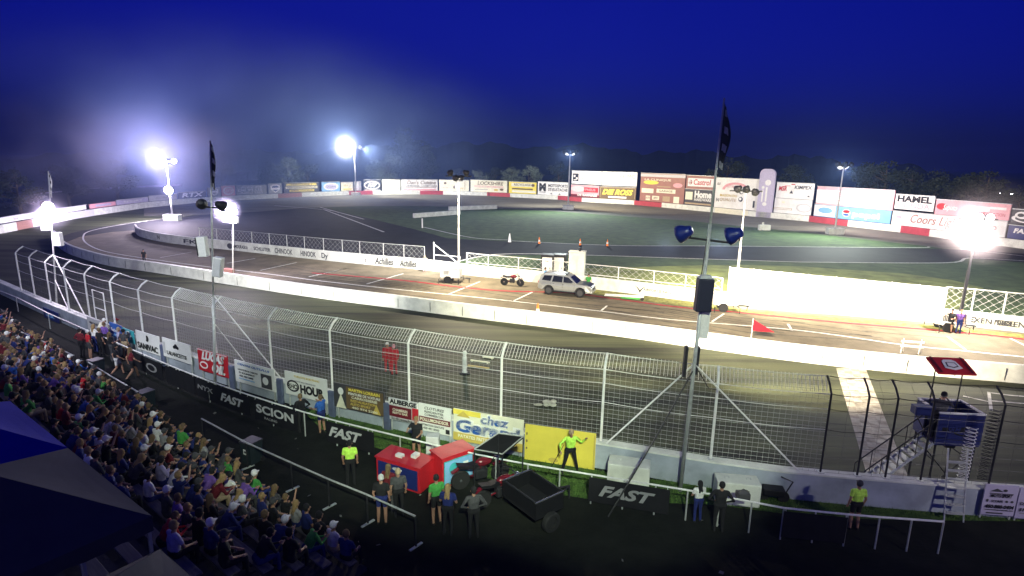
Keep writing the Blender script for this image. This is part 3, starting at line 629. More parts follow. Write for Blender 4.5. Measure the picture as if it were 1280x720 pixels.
panel_px(424,487,477,506,522,'dgrey',[('rect',.62,.5,.72,.9,'brown'),('ell',.15,.7,.11,.3,'white'),('tri',.15,.3,.2,.6,'cream'),('MARTIN LORRAIN',.62,.84,.12,.6,'yellow',0,.03),('PEINTURE DE VOITURE',.62,.68,.1,.62,'white'),('CARROSSERIE',.62,.54,.1,.5,'cream'),('RESTAURATION',.6,.4,.1,.5,'gold'),('AUTO SPORT',.54,.26,.1,.4,'gold'),('tri',.85,.24,.16,.4,'gold',1),('450 974 2200',.62,.12,.09,.5,'cream')],'dark brown panel crowded with cream and gold print and a pale figure')
panel_px(492,529,496,520,534,'lgrey',[('rect',.5,.85,.98,.24,'white'),('AUBERGE',.5,.86,.2,.9,'black',0,.07),('rect',.4,.42,.74,.5,'maroon'),('CHAMBRES',.4,.5,.12,.5,'cream'),('RESTO BAR',.4,.36,.1,.5,'cream'),('rect',.9,.46,.2,.55,'red',2),('St-Eustache',.45,.1,.1,.7,'dgrey')],'grey panel reading AUBERGE over a maroon picture')
panel_px(529,569,503,534,548,'white',[('CLOTURES',.5,.87,.1,.6,'dgrey',.2),('RESIDENTIEL',.5,.74,.08,.6,'dgrey'),('COMMERCIAL',.5,.63,.08,.6,'dgrey'),('rect',.5,.44,.96,.2,'maroon'),('POLLUMONDSOR',.5,.44,.12,.88,'cream',0,.04),('ESTIMATION GRATUITE',.45,.25,.07,.7,'dgrey'),('450 491 0000',.4,.13,.08,.5,'dgrey'),('rect',.9,.14,.12,.16,'black')],'white panel with a maroon band across the middle')
panel_px(572,657,510,548,566,'cream',[('rect',.2,.92,.4,.16,'yellow'),('tri',.15,.88,.2,.2,'gold',1),('rect',.5,.13,1,.26,'gold',0),('chez',.6,.8,.27,.4,'white',.1,.17),('chez',.6,.8,.27,.4,'blue',.1,.05),('Gerard',.5,.48,.38,.92,'white',.1,.17),('Gerard',.5,.48,.38,.92,'blue',.1,.06),('PATATES FRITES',.3,.16,.1,.45,'cream',0,.03),('HOT DOG POUTINE',.7,.16,.1,.45,'brown')],'cream panel reading chez Gerard in big blue letters')
_yb = panel_px(659,746,530,573,590,'yellow',[('rect',.985,.5,.02,.9,'gold'),('ell',.42,.12,.14,.12,'gold'),('ell',.03,.75,.02,.08,'brown'),('ell',.03,.55,.02,.08,'brown'),('ell',.03,.35,.02,.06,'brown')],'large plain yellow panel behind the person in the lime vest')
panel_px(1222,1263,602,636,650,'lilac',[('tri',.35,.84,.4,.1,'dgrey'),('ell',.6,.84,.12,.08,'dgrey'),('rect',.5,.73,.7,.02,'dgrey'),('MOTO SPORT',.5,.66,.1,.65,'black',.3,.05),('shield',.12,.48,.07,.1,'dgrey'),('SCORPE',.4,.48,.08,.35,'black'),('ell',.7,.48,.08,.07,'dgrey'),('ell',.86,.48,.08,.07,'dgrey'),('450-888-0404',.5,.3,.11,.86,'black',.2,.05),('www.motosportetvelo.com',.5,.2,.05,.86,'dgrey'),('rect',.4,.08,.5,.04,'dgrey')],'lilac white panel with a rider drawing above 450-888-0404',off=0)
panel_px(1264.5,1310,606,641,655,'lilac',[('shield',.3,.8,.24,.24,'dgrey'),('ell',.3,.82,.14,.1,'red',1),('DUCATI',.3,.5,.1,.5,'dgrey'),('514-658-2200',.45,.3,.1,.8,'black',.2,.05),('rect',.5,.18,.8,.03,'grey')],'lilac white panel with a dark shield emblem beside the rider panel')
# dark dividers between panels
for x in (205+5, 296, 356, 420, 489):
    p = outp(x); a, b_ = outp(x-4), outp(x+4); d = (b_-a).normalized(); n = Vector((d.y,-d.x,0)); q = p+n*.3
    o = MB(); o.bevbox((0,0,.62), (.34,.14,1.24), .04); tag(o.build('padding_block', mat('blue_grey_padding', (.1,.12,.2), .6, var=.2, scale=4), None, loc=(q.x,q.y,0), rz=math.atan2(d.y,d.x)), {210:'blue grey padding block between the SANIVAC and LALANCETTE panels',296:'blue grey padding block beside the red LUCAS OIL panel',356:'blue grey padding block left of the HOUR panel',420:'blue grey padding block left of the dark brown panel',489:'blue grey padding block left of the AUBERGE panel'}[x], 'padding', 'padding blocks between panels')

# ------------------------------------------------------------------ white rail with hanging black banners
RAIL = [(-60,345),(0,361),(50,387),(100,409),(150,430),(200,452),(255,474),(320,497),(400,521),(460,536),(560,560),(640,577),(720,590),(800,603),(880,616),(980,635),(1080,645),(1180,652)]
def railp(x): p = at(x, lerp_line(RAIL, x), 1.1); return p
rp = [railp(x) for x in range(-60, 1181, 40)]
R0 = railp(460); rl = empty('banner_rail', (R0.x, R0.y, 0), 0, 'long white handrail at the edge of the walkway carrying the black banners', 'rail')
b = MB(); b.tube([p-Vector((R0.x,R0.y,0)) for p in rp], .035, 6); b.build('top_rail', m_wsteel, rl)
for p in rp: 
    b = MB(); q = p-Vector((R0.x,R0.y,0)); b.tube([(q.x,q.y,0),(q.x,q.y,1.09)], .028, 6); b.build('post', m_steel, rl)
def banner(x0, x1, specs, label, z0=.12, z1=1.02, name='hanging_banner', bg='black'):
    a, c = railp(x0), railp(x1); d = (c-a); w = math.hypot(d.x, d.y); r = empty(name, (a.x, a.y, 0), math.atan2(d.y, d.x), label, 'banner', None)
    b = MB(); n = 16; vs = []
    for i in range(n+1):
        for j in range(5):
            vs.append((w*i/n, -.05 + .012*math.sin(i*1.7+j)*(1-j/4), z0+(z1-z0)*j/4))
    b.add(vs, [(i*5+j, (i+1)*5+j, (i+1)*5+j+1, i*5+j+1) for i in range(n) for j in range(4)])
    b.add([(x, y+.01, z) for x, y, z in vs], [(i*5+j+1, (i+1)*5+j+1, (i+1)*5+j, i*5+j) for i in range(n) for j in range(4)])
    b.build('cloth', mat('banner_'+bg, P_[bg], .6, var=.2, scale=3), r, smooth=True)
    for f in (.03, .5, .97):
        q = MB(); q.tube([(w*f, -.04, z1), (w*f, 0, z1+.09)], .01, 4); q.build('tie', m_wsteel, r)
    letter(r, specs, z0, z1, w, y=-.075)
banner(100,150,[('NYX',.4,.5,.3,.3,'grey')],'faded black banner at the far end of the rail')
banner(160,203,[('ell',.7,.5,.3,.5,'grey'),('ell',.7,.5,.2,.34,'black',1)],'black banner with a grey ring below the SANIVAC panel')
banner(207,243,[],'plain black banner below the LALANCETTE panel')
banner(245,312,[('NYX',.2,.6,.26,.3,'grey',.1),('FAST',.7,.5,.42,.42,'lgrey',.3,.05)],'black banner reading NYX and FAST below the red panel')
banner(318,372,[('SCION',.5,.6,.42,.86,'lgrey',0,.04),('RACING',.4,.2,.12,.3,'grey')],'black banner reading SCION in wide grey letters')
banner(408,468,[('FAST',.42,.55,.46,.7,'lgrey',.35,.05)],'black banner reading FAST behind the person in blue')
banner(737,838,[('FAST',.48,.52,.44,.7,'grey',.35,.05)],'black banner reading FAST at the foot of the tall flag pole')
banner(980,1060,[],'plain black banner near the flag stand')
# ------------------------------------------------------------------ poles with lamps, speakers and flags
def head_parts(root, p, d, r=.32, lit=None, shell=None, name='lamp_head'):
    # bowl-shaped floodlight whose mouth faces d
    M = look_rot(d); b = MB()
    b.lathe([(r*.28,-r*1.5),(r*.5,-r*1.45),(r*.62,-r*1.0),(r*.9,-r*.45),(r,0),(r*.94,.0),(r*.8,-r*.3)], 14, p, M)
    o = b.build(name, shell or m_dark, root, smooth=True)
    g = MB(); g.lathe([(0,0.02),(r*.92,0),(r*.92,-.03),(0,-.035)], 14, Vector(p)-Vector(d).normalized()*.02, M); g.build('lens', lit or m_dim, o)
    return o
def flag_cloth(root, top, drop, w, m1, m2, lean=.15, name='flag'):
    b = MB(); n, k = 18, 7; vs = []
    for i in range(n+1):
        t = i/n
        for j in range(k+1):
            u = j/k; ww = w*(.25+.75*math.sin(min(1, t*1.4)*math.pi/2))
            vs.append((top[0]+ww*u*(.75+.25*math.sin(t*5)), top[1]+.07*math.sin(j*2.2+t*4)*u, top[2]-drop*t-lean*u*drop*.55))
    b.add(vs, [(i*(k+1)+j, i*(k+1)+j+1, (i+1)*(k+1)+j+1, (i+1)*(k+1)+j) for i in range(n) for j in range(k)])
    for i, f in enumerate(b.f): b.m[i] = 1 if (i//k) % 5 in (1, 2) and 1 < (i % k) < 6 else 0
    return b.build(name, [m1, m2], root, smooth=True)
def pole_root(x, y, z0, name, label, cat='light pole'):
    p = at(x, y, z0); return p, empty(name, (p.x, p.y, 0), 0, label, cat)
def ztop(x, y, p): return zat(x, y, p)

# tall flag pole near the stand
p, r = pole_root(850, 614, 0, 'flag_pole', 'tallest grey pole with two navy floodlights, a hanging dark flag and guy braces', 'flag pole')
r.rotation_euler = (0, R(1.3), 0); zt = ztop(900, 122, p); zl = ztop(890, 296, p); zsp = (ztop(884, 347, p), ztop(882, 388, p)); zb = ztop(868, 455, p)
b = MB(); b.tube([(0,0,0),(0,0,zl+.4)], .075, 10, r1=.06); b.tube([(0,0,zl),(0,0,zt)], .045, 8, r1=.028); b.build('pole', m_steel, r, smooth=True)
b = MB(); b.tube([(-.85,0,zl-.05),(.75,0,zl-.18)], .035, 6); b.build('cross_arm', m_dark, r)
navy = mat('navy_enamel', (.01,.02,.16), .35, var=.1)
for x in (-1.0, .62):
    o = head_parts(r, (x+.05, .05, zl+.02), (-.65,.6,-.42), .3, shell=navy)
    q = MB(); q.tube([(x+.2,0,zl+.2),(x+.42,0,zl+.24),(x+.4,0,zl-.1)], .03, 5); q.build('bracket', m_dark, o)
b = MB(); b.bevbox((-.02,-.22,(zsp[0]+zsp[1])/2), (.52,.36,zsp[0]-zsp[1]), .05); o = b.build('speaker_box', mat('navy_black_shell', (.012,.014,.035), .6, var=.1), r)
q = MB(); q.box((-.02,-.22,zsp[0]+.06), (.5,.32,.1), taper=.6); q.build('top_plate', m_steel, o)
for k, (dx, za, zb_) in enumerate([(.18, zsp[1]-.05, zsp[1]-1.0), (-.3, zb+.6, zb-.5), (.1, zb+.6, zb-.4)]):
    b = MB(); b.bevbox((dx,.08,(za+zb_)/2), (.34 if k == 0 else .1,.2,za-zb_), .02); b.build('junction_box', m_wsteel if k == 0 else m_dark, r)
flag_cloth(r, (.03,0,zt-.15), 1.9, .34, cloth('dgrey'), cloth('lgrey'))
ov = Vector((p.x, p.y, 0))
for tgt in ((757, 556), (1000, 588)):
    g = at(tgt[0], tgt[1], 1.06) - ov; b = MB(); b.tube([(0,0,zb), g], .03, 6); b.build('brace', m_wsteel, r)
g = at(760, 648, .05) - ov; b = MB(); b.tube([(0,0,zb-.2), Vector((0,0,zb-.2)).lerp(g,.5)+Vector((0,0,-.12)), g], .028, 6); b.build('guy_cable', m_black, r)
b = MB(); b.tube([(0,0,zb),(.7,.3,zb-1.0),(1.0,.4,zb-1.05)], .018, 5); b.tube([(-.05,0,zl),(-.12,-.04,zl-1.5),(-.05,0,zsp[0])], .015, 5); b.build('wire', m_black, r)
FLP = (p.copy(), zl)

# second flag pole by the LUCAS panel
p, r = pole_root(269, 488, 0, 'flag_pole', 'thin grey flag pole behind the red LUCAS OIL panel with two white box speakers', 'flag pole')
r.rotation_euler = (0, R(4.2), 0); zt = ztop(265, 175, p); zl = ztop(265, 258, p); s0 = ztop(256, 308, p); s1 = ztop(271, 331, p); zb = ztop(267, 370, p)
b = MB(); b.tube([(0,0,0),(0,0,zb)], .07, 8); b.tube([(0,0,zb),(0,0,zt)], .05, 8, r1=.03); b.build('pole', m_steel, r, smooth=True)
b = MB(); b.tube([(-.6,0,zl),(.6,0,zl)], .04, 6); b.build('cross_arm', m_dark, r)
head_parts(r, (-.5,.1,zl+.1), (-.3,.8,-.3), .26); head_parts(r, (.5,.1,zl+.1), (.3,.8,-.3), .26)
for dx, z in ((-.42, s0), (.28, s1)):
    b = MB(); b.bevbox((dx,-.05,z), (.42,.34,.95), .03, rot=Matrix.Rotation(R(-8 if dx < 0 else 6), 3, 'Y')); o = b.build('speaker_box', m_wsteel, r)
    b = MB(); b.bevbox((dx-.2 if dx < 0 else dx+.02,-.24 if dx > 0 else -.1,z), (.05 if dx < 0 else .34,.02 if dx > 0 else .3,.85), .01, rot=Matrix.Rotation(R(-8 if dx < 0 else 6), 3, 'Y')); b.build('speaker_grille', m_dark if dx < 0 else pm('lgrey'), o)
flag_cloth(r, (.03,0,zt-.05), 2.0, .26, cloth('dgrey'), cloth('white'))
ov = Vector((p.x, p.y, 0))
g = at(352, 470, 1.06) - ov; b = MB(); b.tube([(0,0,zb+.1), g], .035, 6); b.build('brace', m_wsteel, r)
g = at(305, 452, 1.06) - ov; b = MB(); b.tube([(0,0,zb-1.3), g], .025, 6); b.build('brace', m_wsteel, r)
FL2 = (p + Vector((math.sin(R(4.2))*zl,0,0)), zl)
# third flag pole, far end
p, r = pole_root(72, 395, 0, 'flag_pole', 'white flag pole at the far end of the straight with a lit violet lamp', 'flag pole')
r.rotation_euler = (0, R(5), 0); zt = ztop(64, 213, p); zl = ztop(68, 257, p); zb = ztop(68, 318, p)
b = MB(); b.tube([(0,0,0),(0,0,zt)], .06, 8, r1=.035); b.build('pole', m_wsteel, r, smooth=True)
head_parts(r, (.0,-.2,zl), (.35,-.9,-.25), .36, lit=m_litv); head_parts(r, (-.5,.1,zl+.1), (-.6,.6,-.3), .26)
for dx, y_ in ((-.4, 279), (.42, 297)):
    z = ztop(68, y_, p); b = MB(); b.bevbox((dx,-.05,z), (.5,.36,.95), .03, rot=Matrix.Rotation(R(-6), 3, 'Y')); b.build('speaker_box', m_wsteel, r)
ov = Vector((p.x, p.y, 0)); flag_cloth(r, (.03,0,zt-.05), 1.6, .22, cloth('white'), cloth('dgrey'))
g = at(106, 392, 1.06) - ov; b = MB(); b.tube([(0,0,zb), g], .04, 6); b.build('brace', m_wsteel, r)
g = at(86, 388, 1.06) - ov; b = MB(); b.tube([(0,0,zb-1.8), g], .03, 6); b.build('brace', m_wsteel, r)
FL3 = (p + Vector((math.sin(R(5))*zl,0,0)), zl)

# infield light poles
def light_pole(x, y, ytop, label, heads, base=True, r_=.16, arm=2.2):
    p, r = pole_root(x, y, 0, 'light_pole', label); zt = zat(x, ytop, p)
    b = MB(); b.tube([(0,0,0),(0,0,zt)], r_, 10, r1=r_*.55); b.build('pole', m_wsteel, r, smooth=True)
    b = MB(); b.tube([(-arm/2,0,zt-.3),(arm/2,0,zt-.3)], .07, 6); b.tube([(-arm/2.4,0,zt-1.0),(arm/2.4,0,zt-1.0)], .05, 6); b.build('cross_arm', m_dark, r)
    for (dx, dz, d, rad, lit) in heads: head_parts(r, (dx, 0, zt+dz), d, rad, lit)
    if base: b = MB(); b.bevbox((0,0,.55), (2.6,1.4,1.1), .1); b.build('base', m_white, r)
    return p, zt
far = []
LA = light_pole(216, 276, 200, 'white light pole with two stacked glowing lamps in the smoke of the turn', [(-.6,-.4,(-.2,-1,-.25),.8,m_litv),(1.3,-.2,(.7,-.6,-.2),.45,m_lit),(-.2,-5.2,(.1,-1,-.2),.75,m_litv)], arm=2.6)
LB = light_pole(445, 245, 181, 'light pole with one glowing lamp and one dark lamp behind the turn', [(-2.0,-.6,(-.1,-1,-.12),1.1,m_lit),(1.8,-.7,(.75,-.6,-.2),.7,m_dim),(2.9,-1.2,(.9,-.3,-.3),.5,m_dim)], arm=5)
LC = light_pole(710, 262, 189, 'tall white light pole in front of the black cube board', [(x,-.2-.5*(i%2),(x*.4,-.3 if i%2 else .8,-.5),.6,m_dim) for i, x in enumerate((-1.5,-.8,0,.8,1.5))], arm=3.6, r_=.2)
LD = light_pole(1043, 293, 205, 'tall white light pole standing before the pink and white boards', [(x,-.1-.5*(i%2),(x*.5,-.3 if i%2 else .8,-.5),.45,m_dim) for i, x in enumerate((-1.2,-.6,.1,.6,1.2))], arm=2.8)
LH = light_pole(291, 345, 261, 'slim light pole by the white barrier with a glaring lamp over a white box', [(-.2,-.1,(-.05,-1,-.12),.55,m_litv)], base=False, r_=.08, arm=.8)
r = bpy.data.objects['light_pole.004']; r.rotation_euler = (0, R(5), 0); LH = (LH[0] + Vector((math.sin(R(5))*LH[1],0,0)), LH[1]); z = LH[1]-1.0; b = MB(); b.bevbox((-.2,0,z), (1.3,.5,.6), .05); b.build('control_box', m_wsteel, r); b = MB(); b.bevbox((-.4,0,.35), (.9,.6,.7), .06); b.build('foot_box', pm('redbrown'), r)
p = at(1235, 268); r = empty('light_pole', (p.x*1.15, p.y*1.15, 0), 0, 'dark light mast with five small lamps behind the end of the boards', 'light pole')
z = zat(1250, 243, (p.x*1.15, p.y*1.15)); b = MB(); b.tube([(0,0,0),(0,0,z)], .15, 8); b.build('pole', m_dark, r)
b = MB(); b.tube([(-2,0,z),(7,0,z-.2)], .08, 6); b.build('cross_arm', m_dark, r)
for i in range(5): head_parts(r, (-1.6+i*1.9,0,z), (.2-.2*i,-1,-.3), .4, m_lit)

# mobile light towers
def light_tower(x, y, rz, ytop, label, heads, side=1, scale=1.0, wide=2.4, bright=True):
    p = at(x, y); r = empty('light_tower', (p.x, p.y, 0), rz, label, 'light tower'); zt = zat(x, ytop, p)
    b = MB(); b.bevbox((0,0,.95), (1.9,1.1,.85), .08); o = b.build('engine_cabinet', m_wsteel, r)
    q = MB(); q.bevbox((0,0,1.42), (1.96,1.16,.08), .03); q.build('lid', pm('lgrey'), o)
    for k in range(5): q = MB(); q.box((-.55+.1*k,-.56,1.0), (.05,.02,.4)); q.build('vent_slot', m_dark, o)
    for sy in (-1, 1):
        w = MB(); Rm = Matrix.Rotation(R(90), 3, 'X'); w.lathe([(.2,-.1),(.33,-.1),(.36,-.05),(.36,.05),(.33,.1),(.2,.1)], 20, (-.2,sy*.6,.36), Rm); t = w.build('wheel', m_tyre, r, smooth=False)
        w = MB(); w.lathe([(0,-.08),(.2,-.09),(.2,.09),(0,.08)], 14, (-.2,sy*.6,.36), Rm); w.build('rim', m_wsteel, t)
        w = MB(); w.prism([(-.65,.55),(-.55,.8),(.15,.8),(.25,.55),(.2,.55),(.1,.74),(-.5,.74),(-.6,.55)], .14); q = w.build('mudguard', m_wsteel, r); q.location = (0, sy*.62, 0)
    w = MB(); w.tube([(.9,0,.5),(1.9,0,.45)], .05, 6); w.tube([(1.75,0,.45),(1.75,0,0)], .035, 6); w.build('tow_bar', m_dark, r)
    for sx in (-1, 1):
        for sy in (-1, 1):
            w = MB(); w.tube([(sx*.85,sy*.5,.55),(sx*.95,sy*1.05,.5),(sx*.95,sy*1.05,.02)], .03, 5); w.box((sx*.95,sy*1.05,.02), (.22,.22,.03)); w.build('outrigger', m_dark, r)
    b = MB(); mx = .75; b.box((mx,0,1.4+ (zt-1.4)*.2), (.16,.16,(zt-1.4)*.4+.8)); b.box((mx,0,1.0+(zt-1)*.45), (.12,.12,(zt-1)*.5)); b.box((mx,0,(zt+2)/2), (.08,.08,zt-2)); b.build('mast', m_wsteel if bright else m_dark, r)
    b = MB(); b.tube([(mx-wide/2,0,zt),(mx+wide/2,0,zt)], .05, 6); b.build('cross_bar', m_dark, r)
    for (dx, dz, d, lit) in heads: head_parts(r, (mx+dx,-.05,zt+dz), d, .3, lit)
    return p, zt
T1 = light_tower(564, 353, R(-8), 220, 'white light tower trailer with tall mast parked beside the gate', [(-.8,.25,(-.5,.6,-.4),m_wsteel),(-.3,-.2,(-.5,.8,-.4),m_dim),(.3,-.2,(.5,.8,-.4),m_dim),(.8,.25,(.5,.6,-.4),m_wsteel)])
T2 = light_tower(905, 388, R(-8), 238, 'white light tower trailer behind the tallest flag pole', [(-.7,.1,(-.5,.8,-.5),m_dim),(0,.1,(0,.9,-.5),m_dim),(.7,-.1,(.5,.8,-.5),m_dim)])
T3 = light_tower(1182, 413, R(-10), 272, 'light tower trailer with glaring lamps where two people stand', [(-.7,.1,(-.3,-.9,-.15),m_lit),(0,.1,(-.15,-.9,-.1),m_lit),(.7,.1,(.1,-.95,-.15),m_lit),(.3,-.5,(-.1,-.95,-.15),m_lit)], bright=False)

# ------------------------------------------------------------------ lamps' light
WH, VI, WA, CO = (1,.95,.86), (.9,.78,1), (1,.86,.62), (.8,.88,1)
def L3(v, z, dx=0, dy=0): return (v.x+dx, v.y+dy, z)
K = 1.0
lamp('SPOT', 'flag_pole_flood', L3(FLP[0], FLP[1]-.3, -.9, .5), at(740,352), 60000*K, WA, 66, .7)
lamp('SPOT', 'flag_pole_flood', L3(FLP[0], FLP[1]-.3, .6, .5), at(1040,376), 115000*K, WA, 64, .7)
lamp('SPOT', 'flag_pole_flood', L3(FL2[0], FL2[1], .5, .5), at(400,325), 42000*K, WH, 70, .8)
lamp('SPOT', 'flag_pole_flood', L3(FL3[0], FL3[1], .0, -.8), at(150,400), 3500*K, VI, 150, .9)
lamp('POINT', 'pole_lamp_glow', L3(LA[0], LA[1]-.4, -.6, -1.6), None, 17000*K, VI, r=.6)
lamp('POINT', 'pole_lamp_glow', L3(LA[0], LA[1]-5.2, -.2, -1.6), None, 16000*K, VI, r=.6)
lamp('POINT', 'pole_lamp_glow', L3(LB[0], LB[1]-.6, -2, -2.2), None, 40000*K, WH, r=.8)
lamp('POINT', 'pole_lamp_glow', L3(LH[0], LH[1]-.1, -.2, -.9), None, 5000*K, VI, r=.4)
lamp('SPOT', 'pole_flood', L3(LB[0], LB[1]-.8, 2.5, 1), backg(540)+Vector((0,0,3)), 70000*K, WH, 150, .8)
lamp('SPOT', 'pole_flood', L3(LC[0], LC[1]-.8, -1.6, 1.2), backg(640)+Vector((0,0,3)), 45000*K, WH, 150, .8)
lamp('SPOT', 'pole_flood', L3(LC[0], LC[1]-.8, 1.6, 1.2), backg(820)+Vector((0,0,4)), 40000*K, WA, 150, .8)
lamp('SPOT', 'pole_flood', L3(LD[0], LD[1]-.8, -1, 1), backg(960)+Vector((0,0,4)), 24000*K, WH, 150, .8)
lamp('SPOT', 'pole_flood', L3(LD[0], LD[1]-.8, 1, 1), backg(1130)+Vector((0,0,4)), 20000*K, (1,.85,.85), 150, .8)
lamp('SPOT', 'tower_flood', L3(T1[0], T1[1]-.3, .7, .6), at(500,300), 45000*K, WH, 150, .9)
lamp('SPOT', 'tower_flood', L3(T1[0], T1[1]-.3, .7, -.6), at(640,370), 22000*K, WA, 140, .9)
lamp('SPOT', 'tower_flood', L3(T2[0], T2[1]-.3, .7, .6), at(1010,362), 45000*K, WA, 150, .9)
lamp('SPOT', 'pole_flood', L3(LC[0], LC[1]-.8, 0, -1.2), at(680,300), 60000*K, (.9,1,.95), 150, .9)
lamp('SPOT', 'pole_flood', L3(LD[0], LD[1]-.8, 0, -1.2), at(980,315), 45000*K, (.9,1,.9), 150, .9)
lamp('SPOT', 'tower_flood', L3(T3[0], T3[1]-.1, .7, -.8), at(1120,410), 22000*K, (1,.9,.8), 150, .9)
lamp('SPOT', 'tower_flood', L3(T3[0], T3[1]+.2, .7, .8), backg(1215)+Vector((0,0,4)), 16000*K, (1,.88,.9), 120, .9)
# floodlight masts of the stand, behind and above the camera
def stand_mast(x, y, zt, aims, label, power, col):
    r = empty('stand_light_mast', (x, y, 0), 0, label, 'light mast')
    b = MB(); b.tube([(0,0,0),(0,0,zt)], .16, 10, r1=.1); b.build('pole', m_steel, r); b = MB(); b.tube([(-1.2,0,zt),(1.2,0,zt)], .06, 6); b.build('cross_arm', m_dark, r)
    for i, a in enumerate(aims):
        d = (Vector(a)-Vector((x, y, zt))).normalized(); px = -.8+1.6*i/max(1, len(aims)-1)
        head_parts(r, (px, 0, zt+.1), d, .32, m_lit); lamp('SPOT', 'stand_flood', Vector((x+px, y, zt+.1))+d*.15, a, power, col, 29, .35, r=.3)
stand_mast(22, -6, 19, [at(1180,530), at(1010,515), at(860,500)], 'grandstand light mast at the start line end', 5000*K, (.95,.88,.82))
stand_mast(2, -7, 19, [at(730,482), at(570,460), at(430,438)], 'grandstand light mast over the middle of the stand', 25000*K, (.86,1,.72))
stand_mast(-22, 6, 19, [at(330,415), at(225,396), at(120,374)], 'grandstand light mast at the far end of the stand', 17000*K, (.9,.95,1))
# ------------------------------------------------------------------ people
def V(*a): return Vector(a)
def figure(pose, hair='short', vox=.017, keep=1.0, name='person_body', extras=None):
    """one continuous body grown over a posed skeleton ; faces +Y"""
    J = dict(pel=V(0,0,.93), che=V(0,.01,1.27), nek=V(0,0,1.47), hed=V(0,.02,1.62),
             lsh=V(-.19,0,1.40), lel=V(-.25,-.03,1.12), lha=V(-.24,.06,.87), rsh=V(.19,0,1.40), rel=V(.25,-.03,1.12), rha=V(.24,.06,.87),
             lhi=V(-.09,0,.92), lkn=V(-.11,.02,.50), lan=V(-.12,-.02,.09), rhi=V(.09,0,.92), rkn=V(.11,.02,.50), ran=V(.12,-.02,.09), fdir=V(0,1,0), bare=False, short=True)
    J.update(pose)
    prims = []   # (kind, data, tag)
    def cap(a, ra, b, rb, t): prims.append((a, ra, b, rb, t))
    bot = 2; arm = 0 if J['short'] else 1; leg = 0 if J['bare'] else 2
    ax = (J['rsh']-J['lsh']).normalized(); fw = J['fdir'].normalized()
    cap(J['lhi']+V(0,0,.03), .115, J['rhi']+V(0,0,.03), .115, bot)
    cap(J['pel']+V(0,0,.08)-ax*.05, .115, J['pel']+V(0,0,.08)+ax*.05, .115, bot)
    mid = J['pel'].lerp(J['che'], .45)
    cap(mid-ax*.06, .108, mid+ax*.06, .108, 1)
    cap(mid-ax*.05, .115, J['che']-ax*.07, .125, 1); cap(mid+ax*.05, .115, J['che']+ax*.07, .125, 1)
    cap(J['che']-ax*.07, .125, J['che']+ax*.07, .125, 1)
    up = (J['nek']-J['che']).normalized()
    cap(J['lsh']+ax*.03, .068, J['rsh']-ax*.03, .068, 1); cap(J['che']+up*.06-ax*.07, .11, J['che']+up*.06+ax*.07, .11, 1)
    cap(J['nek']-up*.05, .058, J['hed']-V(0,0,.06), .052, 0)
    h = J['hed']
    cap(h+V(0,0,.03)-fw*.015, .092, h-V(0,0,.03)+fw*.012, .08, 0); cap(h-V(0,0,.07)+fw*.035, .05, h-V(0,0,.03)+fw*.03, .06, 0)
    cap(h+fw*.1+V(0,0,.0), .014, h+fw*.115-V(0,0,.03), .019, 0)       # nose
    sd = fw.cross(V(0,0,1))
    for s in (-1, 1): cap(h+sd*s*.088-V(0,0,.01), .02, h+sd*s*.09-V(0,0,.035), .015, 0)
    if hair == 'short': cap(h+V(0,0,.045)-fw*.02, .096, h+V(0,0,.0)-fw*.035, .088, 3)
    if hair == 'long': cap(h+V(0,0,.045)-fw*.02, .098, h-V(0,0,.05)-fw*.045, .092, 3); cap(h-V(0,0,.03)-fw*.04, .085, J['nek']-up*.02-fw*.06, .075, 3); cap(J['nek']-up*.02-fw*.06-ax*.03, .05, J['nek']-up*.16-fw*.1-ax*.05, .035, 3); cap(J['nek']-up*.02-fw*.06+ax*.03, .05, J['nek']-up*.16-fw*.1+ax*.05, .035, 3)
    if hair == 'cap': cap(h+V(0,0,.05)-fw*.015, .098, h+V(0,0,.03)-fw*.02, .1, 3); cap(h+fw*.06+V(0,0,.05)-sd*.045, .02, h+fw*.15+V(0,0,.035)-sd*.02, .014, 3); cap(h+fw*.06+V(0,0,.05)+sd*.045, .02, h+fw*.15+V(0,0,.035)+sd*.02, .014, 3); cap(h+fw*.07+V(0,0,.05), .022, h+fw*.17+V(0,0,.03), .014, 3)
    for s, e, w, sg in (('lsh','lel','lha',-1), ('rsh','rel','rha',1)):
        S_, E_, W_ = J[s], J[e], J[w]
        cap(S_, .062, S_.lerp(E_, .55), .056, 1); cap(S_.lerp(E_, .5), .045, E_, .04, arm); cap(E_, .04, W_, .028, arm)
        d = (W_-E_).normalized(); pc = W_+d*.07
        sidev = d.cross(V(0,1,.3)); sidev = sidev.normalized() if sidev.length > .1 else V(1,0,0)
        cap(W_, .026, pc, .036, 0); cap(pc-sidev*.018, .022, pc+sidev*.018, .022, 0)
        crl = sidev.cross(d).normalized()*(-1 if sidev.cross(d).y < 0 else 1)
        for k in range(4):
            o = pc + d*.02 + sidev*(.027-.018*k); L_ = (.055,.065,.06,.045)[k]
            cap(o, .0105, o+d*L_*.6+crl*.012, .0095, 0); cap(o+d*L_*.6+crl*.012, .0095, o+d*L_+crl*.035, .0085, 0)
        cap(W_+d*.025, .014, W_+d*.06+sidev*.05+crl*.02, .011, 0)
    for hi, kn, an in (('lhi','lkn','lan'), ('rhi','rkn','ran')):
        H_, K_, A_ = J[hi], J[kn], J[an]
        cap(H_, .095, H_.lerp(K_, .6), .075, bot); cap(H_.lerp(K_, .5), .075, K_, .058, leg if J['bare'] else bot)
        cap(K_, .056, K_.lerp(A_, .35), .058, leg); cap(K_.lerp(A_, .35), .058, A_, .038 if J['bare'] else .048, leg)
        ff = (fw if 'foot' not in J else J['foot']); cap(A_-V(0,0,.035)-ff*.03, .042, A_-V(0,0,.05)+ff*.15, .034, 4)
    b = MB()
